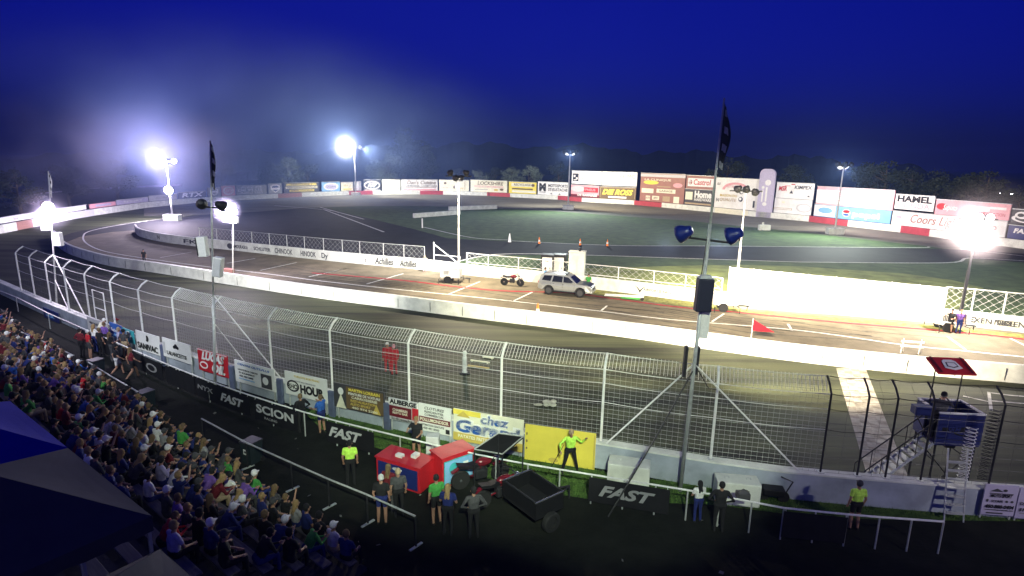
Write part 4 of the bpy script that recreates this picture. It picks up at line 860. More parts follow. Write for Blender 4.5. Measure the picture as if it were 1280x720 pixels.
    for a, ra, c, rb, t in prims:
        d = c-a; L = d.length
        if L < 1e-5: d = V(0,0,1)
        M = look_rot(d); n = 10; pr = []
        for i in range(5): th = math.pi/2*(1-i/4); pr.append((max(ra*math.cos(th), 1e-4), -ra*math.sin(th)))
        for i in range(5): th = math.pi/2*i/4; pr.append((max(rb*math.cos(th), 1e-4), L+rb*math.sin(th)))
        b.lathe(pr, n, a, M, t)
    me = b.mesh('tmp', m_white); o = bpy.data.objects.new('tmp', me); COL.objects.link(o)
    md = o.modifiers.new('r', 'REMESH'); md.mode = 'VOXEL'; md.voxel_size = vox
    sm = o.modifiers.new('s', 'SMOOTH'); sm.iterations = 2; sm.factor = .4
    if keep < 1: dc = o.modifiers.new('d', 'DECIMATE'); dc.ratio = keep
    dg = bpy.context.evaluated_depsgraph_get(); dg.update()
    m2 = bpy.data.meshes.new_from_object(o.evaluated_get(dg)); bpy.data.objects.remove(o); bpy.data.meshes.remove(me)
    n = len(m2.polygons); C = np.zeros(n*3); m2.polygons.foreach_get('center', C); C = C.reshape(-1, 3)
    best = np.full(n, 1e9); idx = np.zeros(n, int)
    for a, ra, c, rb, t in prims:
        a_, c_2 = np.array(a), np.array(c); d = c_2-a_; L2 = max(d@d, 1e-9)
        s = np.clip((C-a_)@d/L2, 0, 1); dist = np.linalg.norm(C-(a_+s[:,None]*d), axis=1) - (ra+(rb-ra)*s) - (.004 if t == 3 else 0)
        k = dist < best; best[k] = dist[k]; idx[k] = t
    m2.materials.clear()
    for c in ('skin', 'grey', 'navy', 'brown', 'black'): m2.materials.append(cloth(c) if c != 'skin' else m_skin)
    m2.polygons.foreach_set('material_index', idx.tolist()); m2.polygons.foreach_set('use_smooth', [True]*n)
    m2.name = name; m2.update()
    return m2
m_skin = mat('skin', (.36,.2,.135), .55, var=.08, scale=20)
m_skin2 = mat('skin_tan', (.3,.16,.1), .55, var=.08, scale=20)
def person(mesh, loc, rz, label, top, bottom, hair='brown', shoes='black', group=None, skin=None, scale=1.0, cat='person'):
    o = bpy.data.objects.new('person', mesh); COL.objects.link(o); o.location = loc; o.rotation_euler = (0, 0, rz); o.scale = (scale,)*3
    for i, m in enumerate((skin or m_skin, cloth(top), cloth(bottom), cloth(hair), cloth(shoes))):
        o.material_slots[i].link = 'OBJECT'; o.material_slots[i].material = m
    return tag(o, label, cat, group)
SEAT = dict(pel=V(0,-.02,.47), lhi=V(-.09,0,.47), rhi=V(.09,0,.47), lkn=V(-.13,.42,.50), rkn=V(.13,.42,.50), lan=V(-.13,.44,.09), ran=V(.13,.44,.09),
            che=V(0,.02,.83), nek=V(0,.03,1.03), hed=V(0,.06,1.18), lsh=V(-.19,.02,.96), rsh=V(.19,.02,.96))
def sit(**k): d = dict(SEAT); d.update(k); return d
seated = {
 'hands resting on knees': sit(lel=V(-.27,.1,.7), rel=V(.27,.1,.7), lha=V(-.16,.33,.6), rha=V(.16,.33,.6)),
 'leaning forward': sit(short=False, che=V(0,.16,.78), nek=V(0,.27,.95), hed=V(0,.36,1.07), lsh=V(-.18,.24,.9), rsh=V(.18,.24,.9), lel=V(-.2,.36,.62), rel=V(.2,.36,.62), lha=V(-.06,.55,.66), rha=V(.06,.55,.66)),
 'one arm raised': sit(lel=V(-.27,.1,.7), lha=V(-.14,.3,.6), rel=V(.33,.16,1.1), rha=V(.24,.28,1.34)),
 'arms folded and head turned': sit(short=False, lel=V(-.26,.1,.72), rel=V(.26,.1,.72), lha=V(.02,.24,.76), rha=V(-.02,.22,.8), fdir=V(-.75,.65,0)),
}
SM = {}
for pn, ps in seated.items():
    for hr in ('short', 'long', 'cap'): SM[pn, hr] = figure(ps, hr, .02, .5)

# bleachers -----------------------------------------------------------
A = at(0, 392, 1.1); B_ = at(385, 640, 1.1); uu = (B_-A); uu.z = 0; uu.normalize(); nn = Vector((uu.y, -uu.x, 0)); A.z = 0
srz = math.atan2(uu.y, uu.x)
bl = empty('bleachers', tuple(A), srz, 'dark stepped grandstand bleachers full of spectators', 'bleachers')
NR, T0, T1_ = 8, -30, 37
m_step = mat('grandstand_concrete', (.04,.04,.045), .9, var=.3, scale=2, bump=.2)
for k in range(NR):
    z = .1+.42*k; y = -.8*k
    q = MB(); q.box(((T0+T1_)/2, y-.05, z/2), (T1_-T0, .8, z)); q.build('step', m_step, bl)
    q = MB(); q.bevbox(((T0+T1_)/2, y-.12, z+.40), (T1_-T0, .28, .05), .01); q.build('bench', m_wood, bl)
    q = MB()
    for i in range(int((T1_-T0)/2.5)): q.box((T0+1+2.5*i, y-.12, z+.19), (.06,.2,.375))
    q.build('bench_brackets', m_dark, bl)
q = MB(); q.box(((T0+T1_)/2, -.8*NR-3.6, .1+.42*(NR-1)/1+.2-1.77), (T1_-T0, 7.9, 3.5)); q.build('terrace', m_step, bl)
def stand_pt(t, k, dy=0): p = A + uu*t + nn*(.8*k+.12+dy); return Vector((p.x, p.y, .1+.42*k))
def to_px(P):
    d = P - Vector((0,0,H)); D = -d.dot(cz); return (640+F*d.dot(cx)/D, 360-F*d.dot(cy)/D, D)
rc = random.Random(11); seats = []
tops = ['black']*9+['navy']*6+['dgrey']*4+['maroon']*2+['purple']*2+['white']*3+['lilac','blue','red','grey','green']
hairs = [('short','brown','brown hair'),('short','black','dark hair'),('long','brown','long brown hair'),('long','blond','long fair hair'),('cap','black','black cap'),('cap','dgrey','charcoal cap'),('short','black','dark hair'),('short','brown','brown hair'),('cap','white','white cap'),('short','blond','fair hair')]
cname = {'dgrey':'charcoal','lgrey':'light grey','lilac':'lilac'}
rown = ['lowest row','second row','third row','fourth row','fifth row','sixth row','seventh row','eighth row']
for k in range(NR):
    t = T0
    while t < T1_-.6:
        t += rc.uniform(.52,.68)
        if rc.random() < .17: continue
        p = stand_pt(t, k); x, y, D = to_px(p+V(0,0,.9))
        if D < 2 or x < -12 or x > 1290 or y > 735: continue
        # behind the tents
        if x < 60 and y > 520: continue
        if x < 190 and y > 560+(x-85)*.8 and x > 60: continue
        seats.append((D, k, t, p))
seats.sort(key=lambda s: s[0])
seats = seats[:272]
rows = {}
people = []
for D, k, t, p in seats:
    top = rc.choice(tops); hr = rc.choice(hairs); pn = rc.choices(list(seated), [5,4,1,3])[0]
    people.append([D, k, t, p, top, hr, pn, rc.uniform(-.25,.25), rc.uniform(.93,1.06), rc.choice(['navy','black','black','tan','dgrey'])])
cnt = {}
for q in people: cnt.setdefault((q[1], q[4], q[5][2], q[6]), []).append(q)
ordw = ['nearest','second nearest','third nearest','fourth nearest','fifth nearest','sixth nearest']
for key, L in cnt.items():
    for i, q in enumerate(L):
        D, k, t, p, top, hr, pn, ra, sc, bt = q
        lab = '%s top, %s, %s, %s' % (cname.get(top, top), hr[2], pn, rown[k])
        lab = lab[0].upper() + lab[1:]
        if len(L) > 1: lab += ', the %s such' % ordw[min(i,5)]
        person(SM[pn, hr[0]], (p.x, p.y, p.z), srz + ra, lab, top, bt, hr[1], group='spectators seated in the stand', scale=sc, skin=m_skin if rc.random() < .75 else m_skin2, cat='spectator')

# tents on the terrace --------------------------------------------------
def tent(P1, P2, ze, col, label, mt):
    # eave from P1 to P2 (trackside), square roof toward the stand's back
    w = (P2-P1); w.z = 0; L = w.length; rz = math.atan2(w.y, w.x); r = empty('canopy_tent', (P1.x, P1.y, 0), rz, label, 'tent'); zf = 3.4
    dpt = L*.9; b = MB(); apex = (L/2, -dpt/2, ze+.85); c = [(0,0,ze),(L,0,ze),(L,-dpt,ze),(0,-dpt,ze)]
    N_ = 8
    for i in range(4):
        p, q = Vector(c[i]), Vector(c[(i+1)%4]); a = Vector(apex)
        vs = []
        for u in range(N_+1):
            for v in range(N_+1):
                s = p.lerp(q, v/N_).lerp(a, u/N_); sg = math.sin(math.pi*v/N_)*math.sin(math.pi*u/N_)
                vs.append(s - Vector((0,0,.10*sg*(1-u/N_))))
        b.add(vs, [(u*(N_+1)+v, u*(N_+1)+v+1, (u+1)*(N_+1)+v+1, (u+1)*(N_+1)+v) for u in range(N_) for v in range(N_)])
    b.build('canopy', mt, r, smooth=False)
    b = MB()
    for i in range(4):
        p, q = Vector(c[i]), Vector(c[(i+1)%4]); n = 14; vs = []
        for v in range(n+1):
            s = p.lerp(q, v/n); vs += [s+Vector((0,0,.002)), s-Vector((0,0,.24+.02*math.sin(v*2.2)))]
        b.add(vs, [(2*v, 2*v+1, 2*v+3, 2*v+2) for v in range(n)])
    b.build('valance', mt, r)
    b = MB()
    for p in c: b.tube([Vector(p)-Vector((0,0,.03)), Vector(apex)-Vector((0,0,.03))], .02, 6)
    b.build('roof_frame', m_dark, r)
    for p in c:
        b = MB(); x = p[0]+(.05 if p[0] == 0 else -.05); y = p[1]-(.05 if p[1] == 0 else -.05); b.box((x, y, (ze+zf)/2-.03), (.045,.045,ze-zf)); b.build('leg', m_steel, r)
    return r
ze = 6.2; E1, E2 = at(85, 560, ze), at(190, 645, ze); E0 = E1-(E2-E1)*1.0
m_tentb = mat('blue_canopy_cloth', (.004,.008,.34), .9, var=.08, scale=2, bump=.05, spec=.1)
m_tentg = mat('grey_canopy_cloth', (.04,.042,.07), .9, var=.08, scale=2, bump=.05, spec=.1)
tent(E0, E1-(E2-E1)*.01, ze, 'blue', 'deep blue peaked canopy tent behind the crowd', m_tentb)
tent(E1, E2, ze, 'grey', 'slate grey peaked canopy tent beside the blue one', m_tentg)
tent(E2+(E2-E1)*.04, E2+(E2-E1)*.9, ze-.5, 'dark', 'dark canopy tent lowest below the slate grey one', mat('dark_canopy_cloth', (.02,.02,.045), .8, var=.1, scale=2))

# standing people --------------------------------------------------------
std = figure({}, 'short', .015, .7)
stdc = figure(dict(bare=True), 'cap', .015, .7)
hips = figure(dict(lel=V(-.38,-.06,1.16), lha=V(-.2,.08,1.02), rel=V(.38,-.06,1.16), rha=V(.2,.08,1.02), short=False), 'short', .015, .7)
lng = figure(dict(lel=V(-.26,.06,1.12), lha=V(-.1,.26,1.12), rel=V(.26,.06,1.12), rha=V(.1,.26,1.15)), 'long', .015, .7)
walk = figure(dict(lkn=V(-.1,.2,.52), lan=V(-.1,.25,.12), rkn=V(.1,-.02,.5), ran=V(.1,-.34,.14), lel=V(-.26,-.14,1.14), lha=V(-.25,-.1,.9), rel=V(.26,.1,1.14), rha=V(.22,.28,.98), bare=True), 'long', .015, .7)
lean = figure(dict(che=V(0,.22,1.22), nek=V(0,.34,1.38), hed=V(0,.42,1.5), lsh=V(-.19,.3,1.33), rsh=V(.19,.3,1.33), lel=V(-.28,.5,1.12), lha=V(-.1,.62,1.08), rel=V(.28,.5,1.12), rha=V(.1,.62,1.08), bare=True), 'cap', .015, .7)
wide = figure(dict(lhi=V(-.1,0,.9), rhi=V(.1,0,.9), lkn=V(-.2,.05,.5), lan=V(-.3,-.02,.09), rkn=V(.2,.05,.5), ran=V(.3,0,.09), lel=V(-.42,.02,1.2), lha=V(-.5,.2,1.42), rel=V(.42,.02,1.2), rha=V(.44,.24,1.02), short=False), 'cap', .015, .7)
reach = figure(dict(lel=V(-.26,.1,1.14), lha=V(-.2,.34,1.1), rel=V(.3,.16,1.24), rha=V(.22,.4,1.3), bare=True), 'short', .015, .7)
def stand_px(mesh, x, y, facing, label, top, bottom, hair='brown', z=0, **k):
    p = at(x, y, z); return person(mesh, tuple(p), facing, label, top, bottom, hair, **k)
G1 = 'people gathered at the rail by the far wall'
grp = [(104,447,hips,'maroon','black','black','dark haired person in maroon at the far edge of the rail group'),
 (114,449,stdc,'red','dgrey','white','person in a bright red shirt and white cap in the rail group'),
 (121,441,lng,'white','navy','blond','fair long haired person in white behind the red shirt'),
 (128,446,std,'black','black','brown','brown haired person in black next to the red shirt'),
 (134,438,hips,'purple','black','brown','brown haired person in a purple top leaning at the rail'),
 (141,452,lng,'black','dgrey','brown','long haired person in a black top in the middle of the rail group'),
 (148,470,walk,'black','lgrey','black','person in black top and pale shorts walking by the barrel'),
 (152,445,std,'lilac','lgrey','tan','fair haired person in a lilac shirt by the teal panel'),
 (158,448,stdc,'dgrey','tan','black','person in charcoal shirt, tan shorts and black cap in the rail group'),
 (167,474,walk,'maroon','black','brown','person in a maroon top striding ahead toward the SANIVAC panel'),
 (126,432,lean,'cream','navy','white','person in cream bending over the rail at the back of the group'),
 (139,431,lean,'grey','dgrey','red','person in grey with a red cap bending over the rail')]
for x, y, me, tp, bt, hr, lab in grp: stand_px(me, x, y, srz + random.uniform(-.4,.5), lab, tp, bt, hr)
stand_px(hips, 378, 540, R(50), 'person in black standing on the walkway before the HOUR panel', 'black', 'black', 'brown')
stand_px(reach, 403, 541, R(60), 'person in a blue shirt and dark shorts reaching to the rail', 'blue', 'navy', 'brown')
stand_px(std, 439, 606, R(10), 'person in a lime yellow hi-vis shirt standing by the handrail', 'lime', 'black', 'black')
stand_px(lng, 487, 640, R(-20), 'long haired person in a dark red top facing the red counter', 'maroon', 'dgrey', 'brown')
stand_px(stdc, 478, 655, R(0), 'person in black with a pale cap beside the dark red top', 'black', 'navy', 'lgrey')
stand_px(reach, 521, 572, R(170), 'person in black serving behind the red counter', 'black', 'black', 'blond')
stand_px(std, 499, 646, R(20), 'tan haired person in a grey top behind the dark red top', 'dgrey', 'black', 'tan')
stand_px(stdc, 546, 655, R(30), 'person in black cap and green shirt by the black trailer', 'green', 'black', 'black')
stand_px(lng, 560, 668, R(-10), 'fair haired person in navy near the black trailer', 'navy', 'black', 'blond')
stand_px(hips, 592, 672, R(15), 'person in charcoal with hands on hips below the dark motorcycle', 'dgrey', 'black', 'black')
stand_px(wide, 712, 590, R(190), 'track marshal in a lime vest and black trousers holding a stick before the yellow panel', 'lime', 'black', 'tan')
p = at(712, 590); b = MB(); d = Vector((math.cos(R(190)), math.sin(R(190)), 0)); e = Vector((-d.y, d.x, 0)); h0 = p + d*.44 + e*.28 + Vector((0,0,1.0))
b.tube([h0+Vector((0,0,.3))-d*.1, h0-Vector((0,0,.75))+d*.45], .012, 5); tag(b.build('marshal_stick', m_black), 'thin black stick held by the marshal in the lime vest', 'stick')
stand_px(lng, 871, 652, R(10), 'small person in a white and blue top at the foot of the tallest pole', 'white', 'navy', 'black', scale=.85)
stand_px(hips, 897, 664, R(-10), 'person in black at the rail beside the small person', 'black', 'black', 'black')
stand_px(stdc, 1066, 662, R(0), 'person in a lime green vest below the flag stand stair', 'lime', 'black', 'dgrey')
stand_px(reach, 1186, 416, R(120), 'person in black working at the light tower trailer', 'black', 'black', 'black')
stand_px(std, 1197, 417, R(160), 'person in a purple top beside the light tower trailer', 'purple', 'navy', 'brown')
stand_px(std, 531, 340, R(200), 'pale clothed person standing in the gap of the pit wall', 'cream', 'pink', 'tan')
stand_px(reach, 681, 357, R(240), 'person in a pale blue shirt behind the silver car', 'lblue', 'navy', 'black')
stand_px(std, 735, 366, R(190), 'person in dark clothes by the pit wall ahead of the silver car', 'green', 'black', 'black')
stand_px(std, 181, 330, R(190), 'distant person in black standing in the paddock bend', 'black', 'black', 'black', scale=.9)

# ------------------------------------------------------------------ road vehicles
def wheel(b_root, x, y, r=.38, w=.24, rim=None):
    Rm = Matrix.Rotation(R(90), 3, 'X'); q = MB()
    q.lathe([(r*.62,-w/2),(r*.92,-w/2),(r,-w*.32),(r,w*.32),(r*.92,w/2),(r*.62,w/2),(r*.6,0)], 26, (x,y,r), Rm); t = q.build('wheel', m_tyre, b_root, smooth=False)
    q = MB(); s = -1 if y < 0 else 1
    q.lathe([(0,.0),(r*.2,.02),(r*.6,-.01),(r*.63,.03)] , 18, (x, y+s*w*.35, r), Matrix.Rotation(R(90 if s < 0 else -90), 3, 'X'))
    for k in range(6):
        a = k*math.pi/3; q.box((x+math.cos(a)*r*.35, y+s*(w*.42), r+math.sin(a)*r*.35), (r*.52,.02,.055), rot=Matrix.Rotation(-a, 3, 'Y'))
    q.build('rim', rim or pm('dgrey'), t); return t
def car(name, loc, rz, label, paint, kind='suv', group=None, dark_hood=False, cat='car'):
    r = empty(name, loc, rz, label, cat, group); L = 2.4
    if kind == 'suv':
        body = [(-2.36,.48),(-2.42,.62),(-2.40,.95),(-2.34,1.12),(1.05,1.14),(1.9,1.07),(2.28,.98),(2.40,.80),(2.42,.55),(2.34,.42),(1.95,.36)]
        gh = [(-2.34,1.12),(-2.12,1.70),(-1.95,1.77),(-.6,1.82),(.25,1.77),(.42,1.70),(1.12,1.13)]
    elif kind == 'van':
        body = [(-2.5,.45),(-2.52,1.2),(1.5,1.2),(2.3,1.1),(2.45,.8),(2.4,.4),(2.0,.36)]; gh = [(-2.5,1.2),(-2.46,2.1),(-2.3,2.2),(.8,2.2),(1.6,1.2)]
    else:
        body = [(-2.2,.42),(-2.25,.8),(-2.1,.95),(1.0,.95),(2.0,.82),(2.2,.6),(2.15,.36),(1.9,.32)]; gh = [(-1.8,.95),(-1.2,1.38),(.1,1.4),(1.0,.95)]
    fx, rx, wr = 1.42, -1.38, .40 if kind == 'suv' else .34
    def arch(cxx): return [(cxx+(wr+.07)*math.cos(a), max(.36, wr+(wr+.07)*math.sin(a))) for a in [math.pi*i/8 for i in range(9)]]
    prof = body + arch(fx) + [(fx-wr-.1,.36),(rx+wr+.1,.36)] + arch(rx) + [(rx-wr-.1,.40)]
    hw = lambda x, z: (.93 if .5 < z < 1.0 else .90) * (1-.10*max(0,(abs(x)-1.7)/.7)**2)
    q = MB(); q.prism(prof, .93, wf=hw); o = q.build('body', paint, r); md = o.modifiers.new('bevel', 'BEVEL'); md.width = .04; md.segments = 2; md.limit_method = 'ANGLE'
    q = MB(); zt = max(z for _, z in gh); zb = gh[0][1]
    q.prism(gh, .8, wf=lambda x, z: .88-.20*(z-zb)/(zt-zb)); o = q.build('cabin', paint, r); md = o.modifiers.new('bevel', 'BEVEL'); md.width = .035; md.segments = 2
    def yy(z): return .88-.20*(z-zb)/(zt-zb)
    def glass(pl, s, nm='side_window'):
        g = MB(); vs = [(x, s*(yy(z)+.012), z) for x, z in pl]; g.add(vs, [tuple(range(len(vs))) if s < 0 else tuple(range(len(vs)-1,-1,-1))]); g.build(nm, m_glass, r)
    if kind == 'suv': wins = [[(.95,1.18),(.30,1.64),(-.10,1.68),(-.10,1.18)], [(-.18,1.18),(-.18,1.68),(-1.0,1.70),(-1.12,1.18)], [(-1.26,1.22),(-1.12,1.69),(-1.85,1.66),(-2.05,1.26)]]
    elif kind == 'van': wins = [[(1.4,1.3),(.75,2.0),(0,2.0),(0,1.3)], [(-.15,1.35),(-.15,2.0),(-1.2,2.0),(-1.2,1.35)], [(-1.35,1.35),(-1.35,2.0),(-2.3,2.0),(-2.35,1.35)]]
    else: wins = [[(.8,1.0),(.05,1.32),(-.4,1.33),(-.4,1.0)], [(-.5,1.0),(-.5,1.33),(-1.15,1.3),(-1.55,1.0)]]
    for s in (-1, 1):
        for w in wins: glass(w, s)
    x1, z1 = gh[-1]; x0, z0 = gh[-2]
    def scr(a, b_, nm, off):
        g = MB(); (xa, za), (xb, zb2) = a, b_; ya, yb = yy(za)-.07, yy(zb2)-.06
        g.add([(xa+off,-ya,za+.02),(xa+off,ya,za+.02),(xb+off,yb,zb2+.01),(xb+off,-yb,zb2+.01)], [(0,1,2,3) if off > 0 else (3,2,1,0)]); g.build(nm, m_glass, r)
    scr((x1-.06,z1+.02), (x0+.05,z0-.03), 'windscreen', .028)
    (xa, za), (xb, zb2) = gh[0], gh[1]; scr((xa+.08,za+.12), (xb-.02,zb2-.04), 'rear_window', -.03)
    for y in (-.93, .93):
        for x in (fx, rx): wheel(r, x, y*(.9), wr, .25)
    for s in (-1, 1):
        q = MB(); q.bevbox((body[-4][0]-.04 if kind != 'suv' else 2.3, s*.66, .86 if kind == 'suv' else .7), (.16,.34,.16), .03); q.build('headlight', m_chrome, r)
        q = MB(); q.bevbox((-2.36 if kind == 'suv' else body[1][0]+.03, s*.74, .98 if kind == 'suv' else .8), (.1,.16,.3), .03); q.build('tail_light', pm('red'), r)
        q = MB(); q.bevbox((.78 if kind != 'van' else 1.35, s*1.0, 1.2 if kind != 'car' else 1.0), (.14,.2,.14), .03); q.build('wing_mirror', paint, r)
        if kind == 'suv':
            q = MB(); q.tube([(-1.9,s*.62,1.80),(-1.8,s*.62,1.86),(.1,s*.62,1.86),(.25,s*.62,1.79)], .02, 5); q.build('roof_rail', m_dark, r)
            q = MB(); q.bevbox((.0,s*.96,.40), (2.2,.12,.07), .02); q.build('side_step', m_dark, r)
            q = MB(); 
            for dx in (-.1,-.95): q.bevbox((dx,s*.94,1.04), (.17,.03,.035), .008)
            q.build('door_handles', m_chrome, r)
            q = MB()
            for dx in (.9,-.14,-1.18): q.box((dx,s*.931,.78), (.012,.006,.62))
            q.build('door_seams', m_dark, r)
    q = MB(); q.bevbox((2.42 if kind == 'suv' else 2.2, 0, .72 if kind == 'suv' else .55), (.05,1.0,.22), .02); q.build('grille', m_dark, r)
    q = MB(); q.bevbox((2.36 if kind == 'suv' else 2.15, 0, .48), (.2,1.66,.2), .05); q.build('front_bumper', paint, r)
    if kind == 'suv':
        q = MB(); q.box((-2.44,0,.72), (.01,.5,.12)); q.build('number_plate', pm('white'), r)
        q = MB(); q.bevbox((.0,0,1.87), (.25,1.0,.09), .02); q.build('light_bar', m_dark, r)
        q = MB(); pl = [(1.12,1.155),(1.9,1.088),(2.25,1.0)]
        q.add([(x, s*.70, z+.006) for x, z in pl for s in (-1,1)], [(0,2,3,1),(2,4,5,3)]); q.build('bonnet_panel', mat('dark_bonnet_paint', (.05,.055,.07), .3, .3, var=.1), r)
    return r
m_silver = mat('silver_car_paint', (.45,.47,.47), .32, .6, var=.05, scale=3)
pc = at(708, 368); hd = (at(738,376)-at(680,371)); crz = math.atan2(hd.y, hd.x)
suv = car('parked_car', (pc.x, pc.y, .045), crz+R(-3), 'silver sport utility car with a dark bonnet parked in the pit lane', m_silver)
letter(suv, [], 0, 1, 1)
for i, (x, y, rz, c, kd, lab) in enumerate([(3,276,10,'dgrey','van','dark van outermost behind the first board'),(17,272,15,'navy','car','low navy car between two vans'),(36,268,10,'black','van','black van with pale roof beside the long grey screen'),(50,263,100,'grey','car','small grey car by the long grey screen')]):
    p = at(x, y); s = 1.22; r = car('parked_car', (p.x*s, p.y*s, 0), R(rz), lab, mat('car_'+c, P_[c], .35, .4, var=.05), kd, 'vehicles parked behind turn one')
# long grey screens behind the first boards
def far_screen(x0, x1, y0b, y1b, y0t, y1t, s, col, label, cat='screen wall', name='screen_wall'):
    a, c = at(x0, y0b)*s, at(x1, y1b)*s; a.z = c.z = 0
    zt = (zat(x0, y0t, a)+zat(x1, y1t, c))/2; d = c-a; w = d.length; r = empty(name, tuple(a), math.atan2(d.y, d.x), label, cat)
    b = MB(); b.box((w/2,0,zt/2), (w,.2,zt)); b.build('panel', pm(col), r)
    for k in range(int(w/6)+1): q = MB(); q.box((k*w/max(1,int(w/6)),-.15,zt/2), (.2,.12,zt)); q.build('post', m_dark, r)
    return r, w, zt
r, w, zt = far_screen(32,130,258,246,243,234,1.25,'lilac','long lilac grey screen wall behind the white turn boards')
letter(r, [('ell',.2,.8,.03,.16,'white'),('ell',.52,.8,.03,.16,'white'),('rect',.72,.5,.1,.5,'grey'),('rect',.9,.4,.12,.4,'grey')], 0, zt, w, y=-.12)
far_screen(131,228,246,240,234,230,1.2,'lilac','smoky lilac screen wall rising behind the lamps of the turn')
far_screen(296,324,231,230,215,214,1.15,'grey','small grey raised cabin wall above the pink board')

def motorcycle(loc, rz, label, col, scale=1.0):
    r = empty('motorcycle', loc, rz, label, 'motorcycle'); r.scale = (scale,)*3; Rm = Matrix.Rotation(R(90), 3, 'X')
    for x in (-.68, .72):
        q = MB(); q.lathe([(.25,-.05),(.3,-.06),(.33,0),(.3,.06),(.25,.05)], 22, (x,0,.33), Rm); t = q.build('wheel', m_tyre, r)
        q = MB(); q.lathe([(.0,-.06),(.05,-.06),(.05,.06),(0,.06)], 8, (x,0,.33), Rm)
        for k in range(8): a = k*math.pi/4; q.tube([(x,0,.33),(x+.25*math.cos(a),0,.33+.25*math.sin(a))], .008, 4)
        q.build('rim', m_chrome, t)
    q = MB(); q.ell((.12,0,.82), (.3,.15,.15), 14, 8); q.build('fuel_tank', pm(col, .25), r, smooth=True)
    q = MB(); q.prism([(-.75,.78),(-.3,.70),(-.1,.74),(-.12,.84),(-.45,.82),(-.8,.9)], .13); q.build('seat', m_black, r)
    q = MB(); q.bevbox((.02,0,.45), (.42,.26,.34), .05); q.lathe([(.07,0),(.09,.03),(.09,.2),(.07,.23)], 8, (.1,0,.58)); q.build('engine', m_dark, r)
    q = MB(); q.tube([(-.68,0,.33),(-.2,0,.42),(.1,0,.7),(.48,0,.9)], .03, 6); q.tube([(-.1,0,.72),(-.75,0,.8)], .025, 6); q.build('frame', pm(col, .25), r)
    q = MB()
    for s in (-1, 1): q.tube([(.72,s*.08,.33),(.5,s*.08,.98)], .025, 6)
    q.build('fork', m_chrome, r)
    q = MB(); q.tube([(.3,-.36,1.04),(.44,-.2,1.06),(.5,0,1.0),(.44,.2,1.06),(.3,.36,1.04)], .018, 6); q.build('handlebar', m_dark, r)
    q = MB(); q.ell((.62,0,.86), (.09,.09,.09), 10, 6); q.build('headlight', m_chrome, r)
    q = MB(); q.tube([(.1,.12,.35),(-.3,.15,.3),(-.85,.16,.42)], .04, 8); q.build('exhaust_pipe', m_chrome, r)
    q = MB(); q.prism([(-.98,.62),(-.7,.75),(-.45,.68),(-.45,.72),(-.7,.80),(-1.0,.66)], .07); q.prism([(.45,.62),(.72,.72),(.98,.62),(.98,.65),(.72,.76),(.45,.66)], .06); q.build('mudguard', pm(col, .25), r)
    return r
p = at(640, 358); motorcycle((p.x, p.y, .045), R(-12), 'dark red motorcycle standing in the pit lane behind the silver car', 'maroon', 1.1)
# ------------------------------------------------------------------ kiosk, motorcycles and black trailer by the walkway
def kiosk(x, y, rz, L, D_, Hh, label, front, graphic=None):
    p = at(x, y); r = empty('serving_counter', (p.x, p.y, 0), rz, label, 'counter')
    q = MB(); q.bevbox((L/2,D_/2,Hh/2), (L,D_,Hh), .03); q.build('body', pm('red', .4), r)
    q = MB(); q.bevbox((L/2,D_/2,Hh+.03), (L+.08,D_+.08,.06), .02); q.build('top', pm('red', .4), r)
    q = MB(); q.box((L/2,-.012,Hh*.5), (L*.9,.02,Hh*.8)); q.build('front_panel', pm(front, .4), r)
    return r
K1 = kiosk(471, 601, R(-26), 1.9, .9, .95, 'red serving counter with a navy front and small white items on top', 'navy')
q = MB(); q.bevbox((.8,.35,1.05), (.3,.2,.12), .03); q.bevbox((1.3,.6,1.06), (.22,.3,.14), .03); q.build('napkin_box', m_wsteel, K1)
letter(K1, [('ell',.5,.75,.22,.14,'lgrey')], .0, .95, 1.9, y=-.03)
K2 = kiosk(553, 612, R(38), 1.35, .8, 1.15, 'red cooler cabinet with a lit pale teal picture on its long side', 'teal')
bpy.data.objects['front_panel.001'].active_material if False else None
letter(K2, [('rect',.5,.52,.86,.7,'lblue'),('ell',.35,.6,.3,.4,'teal',1),('ell',.62,.4,.3,.3,'teal',1),('rect',.72,.62,.16,.2,'white',1)], 0, 1.15, 1.35, y=-.03)
p = at(517, 577); q = MB(); q.bevbox((0,0,.55), (.5,.4,1.1), .03); tag(q.build('food_box', pm('lgrey'), None, loc=(p.x+.75, p.y+.1, 0)), 'pale grey box standing behind the red counter', 'box')
p = at(600, 606); motorcycle((p.x, p.y, 0), R(25), 'dark red motorcycle parked before the black awning', 'maroon', 1.1)
p = at(612, 618); motorcycle((p.x+.4, p.y-.5, 0), R(32), 'maroon motorcycle nearest the black trailer bed', 'maroon', 1.05)
# black awning
g4 = [at(593,563,1.55), at(623,543,2.35), at(654,547,2.35), at(628,569,1.55)]
g0 = at(630, 605); r = empty('awning', (g0.x, g0.y, 0), 0, 'tilted black awning panel on posts hiding the end of the cream panel', 'awning')
q = MB(); ps_ = [v-Vector((g0.x,g0.y,0)) for v in g4]; q.add([p+Vector((0,0,.03)) for p in ps_]+[p-Vector((0,0,.03)) for p in ps_], [(0,3,2,1),(4,5,6,7),(0,1,5,4),(1,2,6,5),(2,3,7,6),(3,0,4,7)]); q.build('panel', pm('black'), r)
q = MB()
for a, c in ((0,1),(2,3),(1,2),(0,3)): q.tube([ps_[a]+Vector((0,0,.05)), ps_[c]+Vector((0,0,.05))], .025, 5)
q.build('edge_rail', m_steel, r)
for p in ps_: q = MB(); q.tube([(p.x,p.y,0), p], .025, 5); q.build('post', m_dark, r)
